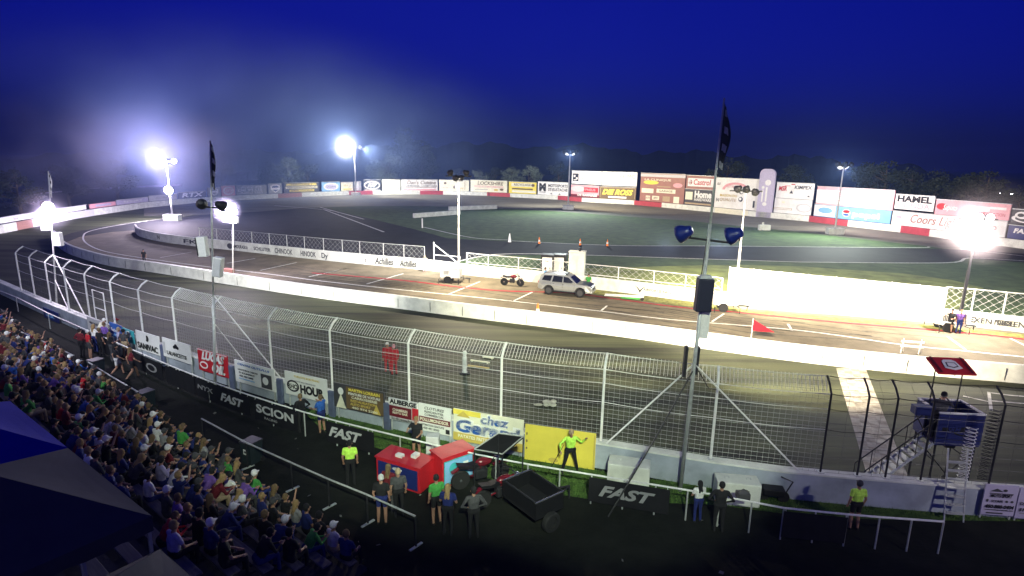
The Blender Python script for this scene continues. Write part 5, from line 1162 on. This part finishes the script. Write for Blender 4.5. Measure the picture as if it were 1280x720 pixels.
# open trailer
c4 = [at(628,600,1.1), at(670,630,1.1), at(698,590,1.1), at(652,580,1.1)]
g0 = c4[0].copy(); e1 = (c4[1]-c4[0]); e2 = (c4[3]-c4[0]); g0.z = 0; L, W_ = e1.length, e2.length*.95; rz = math.atan2(e1.y, e1.x)
r = empty('utility_trailer', (g0.x, g0.y, 0), rz, 'black open utility trailer with silver top rails beside the lawn', 'trailer')
q = MB(); q.box((L/2,W_/2,.55), (L,W_,.08)); q.build('bed', pm('black'), r)
for nm, c, d in (('side_board',(0.03,W_/2,.82),(.05,W_,.5)), ('side_board',(L-.03,W_/2,.82),(.05,W_,.5)), ('front_board',(L/2,W_-.03,.82),(L-.12,.05,.5)), ('tailgate',(L/2,.03,.82),(L-.12,.05,.5))):
    q = MB(); q.box(c, d); o = q.build(nm, pm('black', .4), r); 
    k = MB(); k.tube([(c[0]-(d[0]/2 if d[0] > .1 else 0), c[1]-(d[1]/2 if d[1] > .1 else 0), 1.1), (c[0]+(d[0]/2 if d[0] > .1 else 0), c[1]+(d[1]/2 if d[1] > .1 else 0), 1.1)], .03, 6); k.build('top_rail', m_chrome if nm == 'side_board' else m_dark, o)
for s in (-.14, L+.14): wheel(r, 0, 0, .33, .2).location = (s, W_*.45, 0); 
for o in [o for o in r.children if o.name.startswith('wheel')]: o.rotation_euler = (0,0,R(90))
q = MB(); q.tube([(L*.3,W_,.5),(L/2,W_+1.1,.48),(L*.7,W_,.5)], .04, 6); q.tube([(L/2,W_+1.1,.48),(L/2,W_+1.1,0)], .03, 6); q.build('drawbar', m_dark, r)

# handrail of the walkway ------------------------------------------------
def handrail(L, label, h=1.05, xs=None):
    P = [at(x, y, 0) for x, y in L]; o0 = P[0].copy(); r = empty('handrail', tuple(o0), 0, label, 'handrail')
    q = MB(); q.tube([p-o0+Vector((0,0,h)) for p in P], .03, 6); q.build('rail', m_steel, r)
    for p in P:
        q = MB(); v = p-o0; q.tube([v, v+Vector((0,0,h))], .028, 6); o = q.build('post', m_dark, r); q = MB(); q.box(v+Vector((0,0,.02)), (.5,.08,.04), rot=Matrix.Rotation(srz+1.57, 3, 'Z')); q.build('foot', m_steel, o)
handrail([(114,477),(144,497),(176,517)], 'short handrail between the crowd and the two wheeled bins')
handrail([(255,553),(310,585),(366,612),(412,634),(460,655),(520,684)], 'long handrail running down the walkway toward the lime shirt')
handrail([(30,436),(66,453),(96,468)], 'far handrail at the top of the walkway')
def bin_(x, y, label, tipped=False):
    p = at(x, y); r = empty('waste_bin', (p.x, p.y, 0), srz+.2, label, 'bin'); r.scale = (.85,.85,.9)
    q = MB(); q.box((0,0,.5), (.55,.6,.9), taper=1.15); q.build('body', mat('bin_plastic', (.02,.03,.035), .5, var=.15), r)
    q = MB(); q.bevbox((0,0,1.0), (.7,.74,.08), .03); q.build('lid', mat('bin_plastic_lid', (.03,.035,.04), .45, var=.15), r)
    for s in (-1, 1): w = MB(); w.lathe([(0,-.03),(.12,-.03),(.12,.03),(0,.03)], 14, (s*.3,.3,.12), Matrix.Rotation(R(90),3,'Y')); w.build('wheel', m_tyre, r)
    q = MB(); q.box((.0,-.345,.62), (.22,.012,.22)); o = q.build('sticker', pm('white'), r); q = MB(); q.plate([(.06*math.cos(a*.6), .06*math.sin(a*.6)) for a in range(11)], .006, axis='y', o=(0,-.358,.62)); q.build('symbol', pm('dgrey'), o)
bin_(184, 512, 'black wheeled bin with a white sticker by the short handrail')
bin_(316, 578, 'black wheeled bin with a white sticker at the long handrail')
bin_(122, 470, 'black wheeled bin behind the red shirt at the rail group')

# ------------------------------------------------------------------ flag stand
p = at(1183, 622); fs = empty('flag_stand', (p.x, p.y, 0), R(-4), 'navy flag stand box on steel legs with a small red canopy over the trackside wall', 'flag stand')
zr, zf = zat(1185, 514, p), zat(1185, 553, p); w2, dp = .72, 1.25
m_navyb = mat('navy_painted_ply', (.012,.02,.12), .6, var=.15, scale=2)
for nm, c, d in (('front_panel',(0,0,(zr+zf)/2),(1.5,.05,zr-zf)), ('rear_panel',(0,dp,(zr+zf)/2),(1.5,.05,zr-zf)), ('side_panel',(.725,dp/2,(zr+zf)/2),(.05,dp-.05,zr-zf)), ('side_panel',(-.725,dp/2+.35,(zr+zf)/2),(.05,dp-.75,zr-zf)), ('floor_panel',(0,dp/2,zf-.03),(1.5,dp,.05))):
    q = MB(); q.box(c, d); o = q.build(nm, m_navyb, fs)
    if 'panel' in nm and nm != 'floor_panel': q = MB(); q.box((c[0],c[1],zr+.025), (d[0]+.03,d[1]+.03,.05)); q.build('trim_cap', m_wsteel, o)
letter(fs, [('ring',.12,.45,.55,.3,'black'),('rect',-.15,.5,.5,.12,'black'),('SRM',-.15,.5,.16,.3,'navy',.3,.04)], zf, zr, 1.5, y=-.045)
for x in (-.65,.65):
    for y in (.08, dp-.05):
        q = MB(); q.tube([(x,y,0),(x,y,zf)], .04, 6); q.build('leg', m_dark, fs)
q = MB()
for a, c in (((-.65,.08,.3),(.65,.08,zf-.3)), ((.65,dp-.05,.3),(-.65,dp-.05,zf-.3)), ((-.65,.08,1.4),(-.65,dp-.05,1.4)), ((.65,.08,1.4),(.65,dp-.05,1.4))): q.tube([a, c], .022, 5)
q.build('cross_brace', m_dark, fs)
zc = zat(1205, 462, p+Vector((0,dp,0))); 
for x in (-.4,.55): q = MB(); q.tube([(x,dp-.1,zf),(x,dp-.1,zc)], .025, 6); q.build('canopy_post', m_dark, fs)
q = MB(); q.add([(-.55,.75,zc-.1),(.75,.75,zc-.1),(.75,dp+.3,zc+.22),(-.55,dp+.3,zc+.22),(-.55,.75,zc-.16),(.75,.75,zc-.16),(.75,dp+.3,zc+.16),(-.55,dp+.3,zc+.16)], [(0,1,2,3),(7,6,5,4),(0,4,5,1),(1,5,6,2),(2,6,7,3),(3,7,4,0)]); cn = q.build('canopy', pm('red'), fs)
sl = math.atan2(.32, dp+.3-.75); 
for nm, poly, cl, lift in (('emblem', [(-.3,-.2),(-.24,.18),(-.14,.26),(.14,.26),(.24,.18),(.3,-.2),(0,-.3)], 'white', .03), ('emblem', [(-.2,-.12),(-.16,.1),(.16,.1),(.2,-.12),(0,-.2)], 'dgrey', .04), ('emblem', [(-.15,-.1),(-.12,.06),(.12,.06),(.15,-.1),(0,-.16)], 'white', .05)):
    q = MB(); q.plate(poly, .006); o = q.build(nm, pm(cl), cn); o.location = (.1, (.75+dp+.3)/2, zc+.06+lift); o.rotation_euler = (sl, 0, 0)
for x in (-.42, .62):
    q = MB(); q.plate([(-.04,-.42),(.04,-.42),(.04,.42),(-.04,.42)], .006); o = q.build('stripe', pm('maroon'), cn); o.location = (x, (.75+dp+.3)/2, zc+.09); o.rotation_euler = (sl, 0, 0)
q = MB(); q.bevbox((-1.1,.4,zr-.05), (.6,.35,.3), .03); q.build('equipment_shelf', m_navyb, fs); q = MB(); q.tube([(-.8,.4,zf+.1),(-1.3,.4,zr-.2)], .02, 5); q.build('shelf_bracket', m_dark, fs)
q = MB(); q.box((.05,.5,1.95), (.34,.3,.4)); q.tube([(.05,.5,2.1),(.05,.5,zf)], .015, 4); q.build('junction_box', m_dark, fs)
# flag person
P_f = fs.matrix_world if False else None
fo = Vector((p.x, p.y, 0)) + Matrix.Rotation(R(-4), 3, 'Z') @ Vector((-.42,.45,0))
person(figure(dict(short=False, lel=V(-.3,.2,1.22), lha=V(-.1,.38,1.36), rel=V(.3,.2,1.24), rha=V(.1,.4,1.4), che=V(0,.06,1.26), nek=V(0,.1,1.46), hed=V(0,.14,1.6)), 'cap', .015, .7), (fo.x, fo.y, zf-.005), R(-40), 'race official in dark clothes with red straps leaning out of the flag stand', 'dgrey', 'black', 'black')
# stair of the flag stand
s0, s1 = at(1070, 612, .0), Vector((p.x, p.y, 0)) + Matrix.Rotation(R(-4), 3, 'Z') @ Vector((-.8,.3,0)); s1.z = zf
r = empty('steel_stair', (s0.x, s0.y, 0), 0, 'slanting grey steel stair climbing from the wall to the flag stand', 'stair'); v = s1-s0; sdv = Vector((-v.y, v.x, 0)).normalized()*.3
for s in (-1, 1):
    q = MB(); q.tube([sdv*s, v+sdv*s], .045, 5); q.build('stringer', m_steel, r); q = MB(); q.tube([sdv*s+Vector((0,0,.9)), v+sdv*s+Vector((0,0,.9))], .025, 5)
    for k in range(5): q.tube([sdv*s+v*(k/4), sdv*s+v*(k/4)+Vector((0,0,.9))], .018, 4)
    q.build('handrail', m_dark, r)
for k in range(1, 12): q = MB(); c = v*(k/12); q.box(c, (.26,.6,.03), rot=Matrix.Rotation(math.atan2(v.y, v.x), 3, 'Z')); q.build('step', m_steel, r)
# near upright ladder
l0 = at(1192, 652); r = empty('steel_ladder', (l0.x, l0.y, 0), R(-6), 'upright silver step ladder leaning on the wall below the flag stand', 'ladder')
for s in (-.3, .3): q = MB(); q.tube([(s,0,0),(s,.45,2.4)], .03, 5); q.build('rail', m_steel, r)
for k in range(1, 8): q = MB(); q.box((0,.45*k/8.5,.28*k), (.58,.14,.03)); q.build('rung', m_steel, r)
# coiled mesh stacks by the flag stand
for i, (x, y, h) in enumerate([(1201,606,2.0),(1226,604,2.6)]):
    g = at(x, y, 1.0); q = MB(); n = int(h/.12)
    q.tube([(.16*math.cos(k*1.05), .16*math.sin(k*1.05), .07+h*k/(n*6)) for k in range(n*6)], .014, 4)
    tag(q.build('wire_coil', m_wsteel if i == 0 else m_dark, None, loc=(g.x, g.y, 1.062)), ['upright pale wire coil beside the step ladder','taller dark wire coil right of the pale one'][i], 'wire coil')

# ------------------------------------------------------------------ things on the lawn and the track
def block(x, y, rz, d, label, items=None):
    p = at(x, y); r = empty('concrete_block', (p.x, p.y, 0), rz, label, 'block')
    q = MB(); q.bevbox((0,0,d[2]/2), d, .05); q.build('body', m_white, r)
    for s in (-1, 1): q = MB(); q.tube([(s*d[0]*.25-.08,0,d[2]-.01),(s*d[0]*.25-.06,0,d[2]+.07),(s*d[0]*.25+.06,0,d[2]+.07),(s*d[0]*.25+.08,0,d[2]-.01)], .012, 5); q.build('lifting_loop', m_steel, r)
block(785, 603, R(-14), (1.5,.75,.85), 'white concrete block on the lawn beside the yellow panel')
block(919, 626, R(-8), (1.45,.7,.85), 'white concrete block on the lawn right of the tallest pole')
p = at(928, 624, .85); q = MB(); q.bevbox((0,0,.15), (.4,.3,.22), .03); q.tube([(-.2,0,.26),(0,0,.36),(.2,0,.26)], .02, 5); tag(q.build('tool_case', pm('dgrey'), None, loc=(p.x, p.y, .85)), 'small dark case standing on the white block right of the pole', 'case')
p = at(965, 626); r = empty('hand_cart', (p.x, p.y, 0), R(-10), 'black two wheeled hand cart against the wall near the flag stand stair', 'cart')
for x in (-.3, .35): q = MB(); q.lathe([(.12,-.03),(.2,-.03),(.2,.03),(.12,.03)], 14, (x,0,.2), Matrix.Rotation(R(90),3,'X')); q.build('wheel', m_tyre, r)
q = MB(); q.tube([(-.3,0,.2),(.35,0,.2),(.6,0,.8),(.2,0,.95)], .025, 5); q.bevbox((0,0,.4), (.7,.4,.25), .04); q.build('frame', m_black, r)
def cone(x, y, label, h=.75, z=.045, col='orange'):
    p = at(x, y); r = empty('traffic_cone', (p.x, p.y, z), 0, label, 'cone', 'traffic cones')
    q = MB(); q.bevbox((0,0,.02), (h*.5,h*.5,.04), .015); q.build('base', pm('black'), r)
    q = MB(); q.lathe([(h*.19,.04),(h*.05,h),(0,h)], 16); q.build('body', pm(col), r, smooth=False)
    q = MB(); q.lathe([(h*.145,h*.36),(h*.108,h*.6)], 16); q.lathe([(h*.15,h*.36),(h*.112,h*.6)], 16); q.build('collar', pm('white'), r)
cone(672, 396, 'orange traffic cone on the pit lane below the silver car', 1.0)
for x, y, lab in [(637,303,'pale traffic cone first in the infield row'),(674,305,'orange traffic cone second in the infield row'),(725,307,'orange traffic cone third in the infield row'),(759,308,'orange traffic cone last in the infield row')]: cone(x, y, lab, 1.25 if x < 640 else .95, .03, 'white' if x < 640 else 'orange')
for x, y, lab in [(560,290,'slim white marker post on the infield grass left of the cones')]:
    p = at(528, 285); q = MB(); q.tube([(0,0,0),(0,0,1.6)], .12, 8); tag(q.build('marker_post', m_wsteel, None, loc=(p.x,p.y,0)), lab, 'post')
# long white planks on the infield
for (a, c, lab) in [((517,273),(575,268.5),'long white barrier plank lying on the infield left of the mast'),((561,263.5),(621,261.5),'long white barrier plank farther back behind the mast')]:
    A_, C_ = at(*a), at(*c); d = C_-A_; q = MB(); q.bevbox((d.length/2,0,.5), (d.length,.5,.9), .08); tag(q.build('barrier_plank', m_white, None, loc=(A_.x,A_.y,.02), rz=math.atan2(d.y,d.x)), lab, 'barrier')
for x, y, w, lab in [(955,288,2.0,'small white block on the infield beyond the slim mast')]:
    p = at(x, y); q = MB(); q.bevbox((0,0,.5), (w,.8,1.0), .1); q.bevbox((-.3,0,1.15), (.3,.3,.5), .05); tag(q.build('concrete_block', m_white, None, loc=(p.x,p.y,.02)), lab, 'block')
# cabins by the fence
for x, lab, hh in [(679,'black framed white portable toilet nearest the light mast',2.5),(694,'black framed white portable toilet beside the pit wall tower',2.5)]:
    p = at(x, 352); p += Vector((.35,.95,0)).normalized()*1.4; r = empty('portable_toilet', (p.x, p.y, 0), R(-12), lab, 'toilet')
    q = MB(); q.bevbox((0,0,1.2), (1.25,1.2,2.4), .05); q.build('cabin', m_black, r); q = MB(); q.bevbox((0,-.62,1.25), (.95,.05,2.0), .02); o = q.build('door', m_wsteel, r); q = MB(); q.box((.3,-.66,1.2), (.05,.03,.2)); q.box((0,-.66,1.9), (.3,.02,.06)); q.build('handle', m_dark, o)
    q = MB(); q.bevbox((0,0,2.45), (1.32,1.28,.12), .05); q.build('roof', m_dark, r)
p = at(722, 360); r = empty('timing_booth', (p.x, p.y+1.2, 0), R(-14), 'tall plain white booth standing on the pit wall right of the toilets', 'booth')
q = MB(); q.bevbox((0,0,1.6), (1.5,.9,3.2), .04); q.build('walls', m_white, r); q = MB(); q.box((0,-.46,1.5), (.012,.02,2.8)); q.build('door_seam', pm('lgrey'), r); q = MB(); q.bevbox((0,0,3.24), (1.6,1.0,.08), .02); o = q.build('roof', m_white, r); q = MB(); q.tube([(.2,0,3.25),(.2,0,3.6)], .1, 6); q.build('vent_pipe', m_dark, o)
# folded bike wreck like frame lying on the pit lane : low trolley
p = at(785, 374); r = empty('folded_barrier', (p.x, p.y, .05), R(-14), 'white and green folded barrier lying on the pit lane ahead of the silver car', 'barrier')
q = MB()
for y in (-.25,.25): q.tube([(-2.0,y,.2),(1.3,y,.25)], .05, 6)
for k in range(7): q.tube([(-1.9+.52*k,-.25,.2),(-1.7+.5*k,.25,.22)], .035, 5)
q.build('frame', m_wsteel, r); q = MB(); q.bevbox((.2,0,.12), (1.6,.7,.16), .04); q.build('base_board', pm('green'), r)
for s in (-1,1): q = MB(); q.lathe([(.05,-.03),(.14,-.03),(.14,.03),(.05,.03)], 12, (1.2,s*.4,.14), Matrix.Rotation(R(90),3,'X')); q.build('wheel', m_tyre, r)
# red triangle flag board on the inner side of the barrier
p = at(940, 432); r = empty('warning_pennant', (p.x, p.y+.25, .045), R(-14), 'red triangular pennant with a white edge standing behind the white barrier', 'pennant')
q = MB(); q.plate([(0,.9),(1.35,.9),(0,1.65)], .03, axis='y'); q.build('cloth', mat('pennant_red', (.4,.0,.01), .8, var=.1), r); q = MB(); q.tube([(0,.02,0),(0,.02,1.7)], .025, 5); q.build('pole', m_wsteel, r)
# trestle on the pit side
p = at(1138, 442); r = empty('trestle', (p.x, p.y, .045), R(-12), 'small white trestle behind the barrier left of the flag stand canopy', 'trestle')
for s in (-.5,.5): q = MB(); q.tube([(s-.15,-.2,0),(s,0,.9),(s+.15,.2,0)], .025, 5); q.build('leg', m_wsteel, r)
for z in (.45,.75): q = MB(); q.bevbox((0,-.05,z), (1.3,.04,.12), .01); q.build('plank', m_wsteel, r)
# red number board, white posts and rubble on the front straight
for x, y, h_, hc, lab in [(485,466,'short','white','racer in a dark red suit and white helmet standing on the front straight'),(493,469,'short','pink','racer in a red suit and pink helmet right of the white helmet')]:
    p = at(x, y); me = figure(dict(lel=V(-.25,.02,1.12), lha=V(-.22,.12,.88), short=False), 'short', .015, .7); o = person(me, (p.x,p.y,.004), R(190 if x < 490 else 30), lab, 'red', 'red', hc, 'black')
p = at(581, 467); r = empty('track_marker', (p.x, p.y, .004), R(-22), 'white bollard marker standing on the front straight beside two white planks', 'marker post')
q = MB(); q.lathe([(.15,0),(.15,.1),(.12,.14),(.12,.95),(.09,1.0),(.1,1.1),(.12,1.2),(.08,1.3),(0,1.32)], 14); q.build('post', m_wsteel, r); q = MB(); q.lathe([(.3,0),(.3,.05),(.2,.08)], 14); q.build('base', m_tyre, r)
for i, (x, y, l, lab) in enumerate([(610,448,.7,'shortest cream plank farthest from the wall on the track'),(600,453,1.2,'middle cream plank on the track beside the white bollard'),(598,460,1.3,'yellowish plank nearest the wall on the track')]):
    p = at(x, y); q = MB(); q.bevbox((0,0,.06), (l,.11,.07), .015); q.box((-l*.4,0,.012), (.06,.2,.02)); q.box((l*.4,0,.012), (.06,.2,.02)); tag(q.build('loose_plank', pm('cream' if i < 2 else 'gold'), None, loc=(p.x,p.y,.006), rz=R(-19)), lab, 'plank')
p = at(681, 505); q = MB(); rr2 = random.Random(5)
for k in range(9): q.ell((rr2.uniform(-.45,.45), rr2.uniform(-.25,.25), .05), (rr2.uniform(.12,.25), rr2.uniform(.08,.16), .05+rr2.random()*.05), 9, 6)
tag(q.build('absorbent_powder_debris', mat('pale_powder', (.5,.5,.4), .95, var=.3, scale=6, bump=.4), None, loc=(p.x,p.y,.02)), 'pale patch of absorbent powder spilled on the track', None, None, 'stuff')
# hoses and cable on the walkway
for i, (L, lab) in enumerate([([(250,596),(275,602),(300,598),(330,610)],'thin pale hose lying on the walkway by the long handrail')]):
    q = MB(); q.tube([at(x, y, .03) for x, y in dense(L)], .02, 5); tag(q.build('hose', pm('lgrey')), lab, 'hose')

q = MB(); rr3 = random.Random(4)
for k in range(26):
    x, y = rr3.uniform(120,980), 0; y = lerp_line(RAIL, x)+rr3.uniform(25,150)
    p = at(x, y); a = rr3.uniform(0,6.28); s = rr3.uniform(.02,.075); u = Vector((math.cos(a)*s, math.sin(a)*s, .01)); v = Vector((-math.sin(a)*s*.7, math.cos(a)*s*.7, .015)); c = Vector((p.x, p.y, .03))
    q.add([c-u-v, c+u-v, c+u+v, c-u+v], [(0,1,2,3)])
tag(q.build('litter', mat('paper_scraps', (.16,.16,.15), .9, var=.6, scale=2)), 'scraps of paper litter strewn over the dark walkway', None, None, 'stuff')
# ------------------------------------------------------------------ trees behind the boards
def tree_meshes(seed, kind):
    rt = random.Random(seed); tb, lb = MB(), MB(); Ht = 1.0
    tb.tube([(0,0,0),(.01,.0,.25),(-.01,.01,.5),(.01,0,.9)], .03, 7, r1=.006)
    cl = []
    for k in range(16):
        z = .22+.6*k/16; a = rt.uniform(0, 6.28); l = (.30 if kind == 'round' else .17)*(1-.55*((z-.35)/.6)**2)*rt.uniform(.7,1.15)
        e = Vector((math.cos(a)*l, math.sin(a)*l, z+l*.6)); tb.tube([(0,0,z), Vector((0,0,z)).lerp(e,.5)+Vector((0,0,.01)), e], .012, 4, r1=.003)
        cl += [e, Vector((0,0,z)).lerp(e,.65)]
    cl.append(Vector((0,0,.95)))
    for c in cl:
        rr_ = rt.uniform(.07,.13)
        for j in range(75):
            d = Vector((rt.gauss(0,1), rt.gauss(0,1), rt.gauss(0,.8))); d = d/d.length*rr_*rt.random()**.4; p = c+d; s = rt.uniform(.012,.026)
            u = Vector((rt.uniform(-1,1), rt.uniform(-1,1), rt.uniform(-1,1))).normalized(); v = u.cross(Vector((rt.uniform(-1,1), rt.uniform(-1,1), rt.uniform(-1,1)))).normalized()
            lb.add([p-u*s, p+v*s*.6, p+u*s, p-v*s*.6], [(0,1,2,3)])
    return tb, lb
m_bark = mat('bark', (.06,.045,.03), .95, var=.3, scale=10)
m_leaf = [mat('leaf_unlit_tone', (.012,.02,.01), .8, var=.5, scale=3), mat('leaf_lit_tone', (.15,.19,.14), .8, var=.5, scale=3)]  # same foliage twice
TM = {}
for kd in ('round', 'tall'):
    for sd_ in (1, 2):
        tb, lb = tree_meshes(sd_*7+len(kd), kd); TM[kd, sd_] = (tb.mesh('trunk', m_bark), lb.mesh('crown', m_leaf[0]))
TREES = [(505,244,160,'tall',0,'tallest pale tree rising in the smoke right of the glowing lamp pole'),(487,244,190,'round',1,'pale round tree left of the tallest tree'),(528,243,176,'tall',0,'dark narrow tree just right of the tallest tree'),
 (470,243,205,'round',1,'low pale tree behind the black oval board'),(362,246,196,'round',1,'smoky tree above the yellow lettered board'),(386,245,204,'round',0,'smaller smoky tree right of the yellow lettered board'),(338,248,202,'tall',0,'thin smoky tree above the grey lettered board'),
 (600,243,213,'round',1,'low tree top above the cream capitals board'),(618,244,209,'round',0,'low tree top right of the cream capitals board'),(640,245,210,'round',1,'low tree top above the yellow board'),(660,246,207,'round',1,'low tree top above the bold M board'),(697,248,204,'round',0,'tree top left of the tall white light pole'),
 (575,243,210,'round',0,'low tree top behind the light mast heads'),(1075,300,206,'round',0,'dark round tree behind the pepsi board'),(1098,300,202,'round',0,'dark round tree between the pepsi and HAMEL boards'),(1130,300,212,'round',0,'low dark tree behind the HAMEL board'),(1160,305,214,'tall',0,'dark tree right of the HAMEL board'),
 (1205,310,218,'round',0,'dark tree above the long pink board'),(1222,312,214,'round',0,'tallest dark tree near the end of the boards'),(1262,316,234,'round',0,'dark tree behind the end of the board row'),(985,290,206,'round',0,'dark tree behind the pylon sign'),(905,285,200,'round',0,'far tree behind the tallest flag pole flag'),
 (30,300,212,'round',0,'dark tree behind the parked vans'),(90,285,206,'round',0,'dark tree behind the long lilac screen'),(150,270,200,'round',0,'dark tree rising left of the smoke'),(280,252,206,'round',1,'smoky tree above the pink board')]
for i, (x, y, yt, kd, pale, lab) in enumerate(TREES):
    s = 1.18 if x > 950 or x < 200 else 1.1
    p = backg(x)*s; p.z = 0; h = max(5, zat(x, yt, p))*1.0
    r = empty('tree', tuple(p), random.uniform(0,6), lab, 'tree', 'trees beyond the boards'); r.scale = (h*1.35, h*1.35, h)
    tm = TM[kd, 1+i%2]
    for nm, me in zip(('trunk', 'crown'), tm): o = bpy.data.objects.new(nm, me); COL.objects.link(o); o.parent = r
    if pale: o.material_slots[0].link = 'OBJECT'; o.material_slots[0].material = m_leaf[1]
HAZE, SMOKE = .00035, .03
# ------------------------------------------------------------------ air
def volume_box(name, lo, hi, dens, col, label, noise=None, aniso=.3):
    b = MB(); c = [(lo[i]+hi[i])/2 for i in range(3)]; d = [hi[i]-lo[i] for i in range(3)]; b.box((0,0,0), d)
    m = bpy.data.materials.new(name+'_air'); m.use_nodes = True; n, L = m.node_tree.nodes, m.node_tree.links; n.clear()
    v = n.new('ShaderNodeVolumePrincipled'); v.inputs['Color'].default_value = (*col, 1); v.inputs['Density'].default_value = dens; v.inputs['Anisotropy'].default_value = aniso
    o = n.new('ShaderNodeOutputMaterial'); L.new(v.outputs[0], o.inputs['Volume'])
    ob = b.build(name, m, None, loc=c); tag(ob, label, None, None, 'stuff')
    if noise:
        tc = n.new('ShaderNodeTexCoord'); no = n.new('ShaderNodeTexNoise'); no.inputs['Scale'].default_value = noise; no.inputs['Detail'].default_value = 3
        L.new(tc.outputs['Object'], no.inputs['Vector'])
        mr = n.new('ShaderNodeMapRange'); mr.inputs['From Min'].default_value = .42 if noise > .01 else -1; mr.inputs['From Max'].default_value = .64 if noise > .01 else 0; mr.inputs['To Max'].default_value = 1
        L.new(no.outputs['Fac'], mr.inputs['Value'])
        # soft fade to nothing at the edge of the cloud
        mp = n.new('ShaderNodeMapping'); mp.inputs['Scale'].default_value = (2/d[0], 2/d[1], 2/d[2]); L.new(tc.outputs['Object'], mp.inputs[0])
        ln = n.new('ShaderNodeVectorMath'); ln.operation = 'LENGTH'; L.new(mp.outputs[0], ln.inputs[0])
        fr = n.new('ShaderNodeMapRange'); fr.interpolation_type = 'SMOOTHSTEP'; fr.inputs['From Min'].default_value = .25; fr.inputs['From Max'].default_value = 1; fr.inputs['To Min'].default_value = 1; fr.inputs['To Max'].default_value = 0
        L.new(ln.outputs['Value'], fr.inputs['Value'])
        mu = n.new('ShaderNodeMath'); mu.operation = 'MULTIPLY'; L.new(mr.outputs[0], mu.inputs[0]); L.new(fr.outputs[0], mu.inputs[1])
        m2 = n.new('ShaderNodeMath'); m2.operation = 'MULTIPLY'; m2.inputs[1].default_value = dens; L.new(mu.outputs[0], m2.inputs[0]); L.new(m2.outputs[0], v.inputs['Density'])
    return ob
volume_box('haze', (-1520,-220,-1), (1520,2420,75), HAZE, (.3,.45,1), 'thin blue evening haze over the whole speedway')
volume_box('smoke', (-140,60,-14), (12,236,42), SMOKE, (.34,.5,1), 'blue tyre smoke drifting over the far turn and its trees', noise=.035)
volume_box('smoke', (LA[0].x-42,LA[0].y-14,-2), (LA[0].x+14,LA[0].y+34,25), .05, (.7,.7,1), 'dense pale violet smoke left of the stacked glowing lamps', noise=.08)
def puff(c, r, dens, label, col=(.85,.8,1)): volume_box('smoke', tuple(c[i]-r for i in range(3)), tuple(c[i]+r for i in range(3)), dens, col, label, noise=1e-3, aniso=0)  # added volumes round lamps, imitating lens glare as a glowing ball
puff(L3(LH[0], LH[1]-.1, -.2, -.9), 1.5, .12, 'small smoke puff round the slim pole lamp over the white box')
puff(L3(FL3[0], FL3[1], .1, -.6), 1.9, .12, 'small smoke puff round the violet lamp of the far flag pole')
puff(L3(LB[0], LB[1]-.6, -2, -2.2), 5, .03, 'smoke glow round the single bright lamp behind the turn', (1,.9,.95))
puff(L3(T3[0], T3[1], .7, -.8), 3.4, .04, 'smoke glow round the lamps of the light tower with two people', (1,.88,.95))
S.cycles.volume_step_rate = 1.5; S.cycles.volume_max_steps = 96
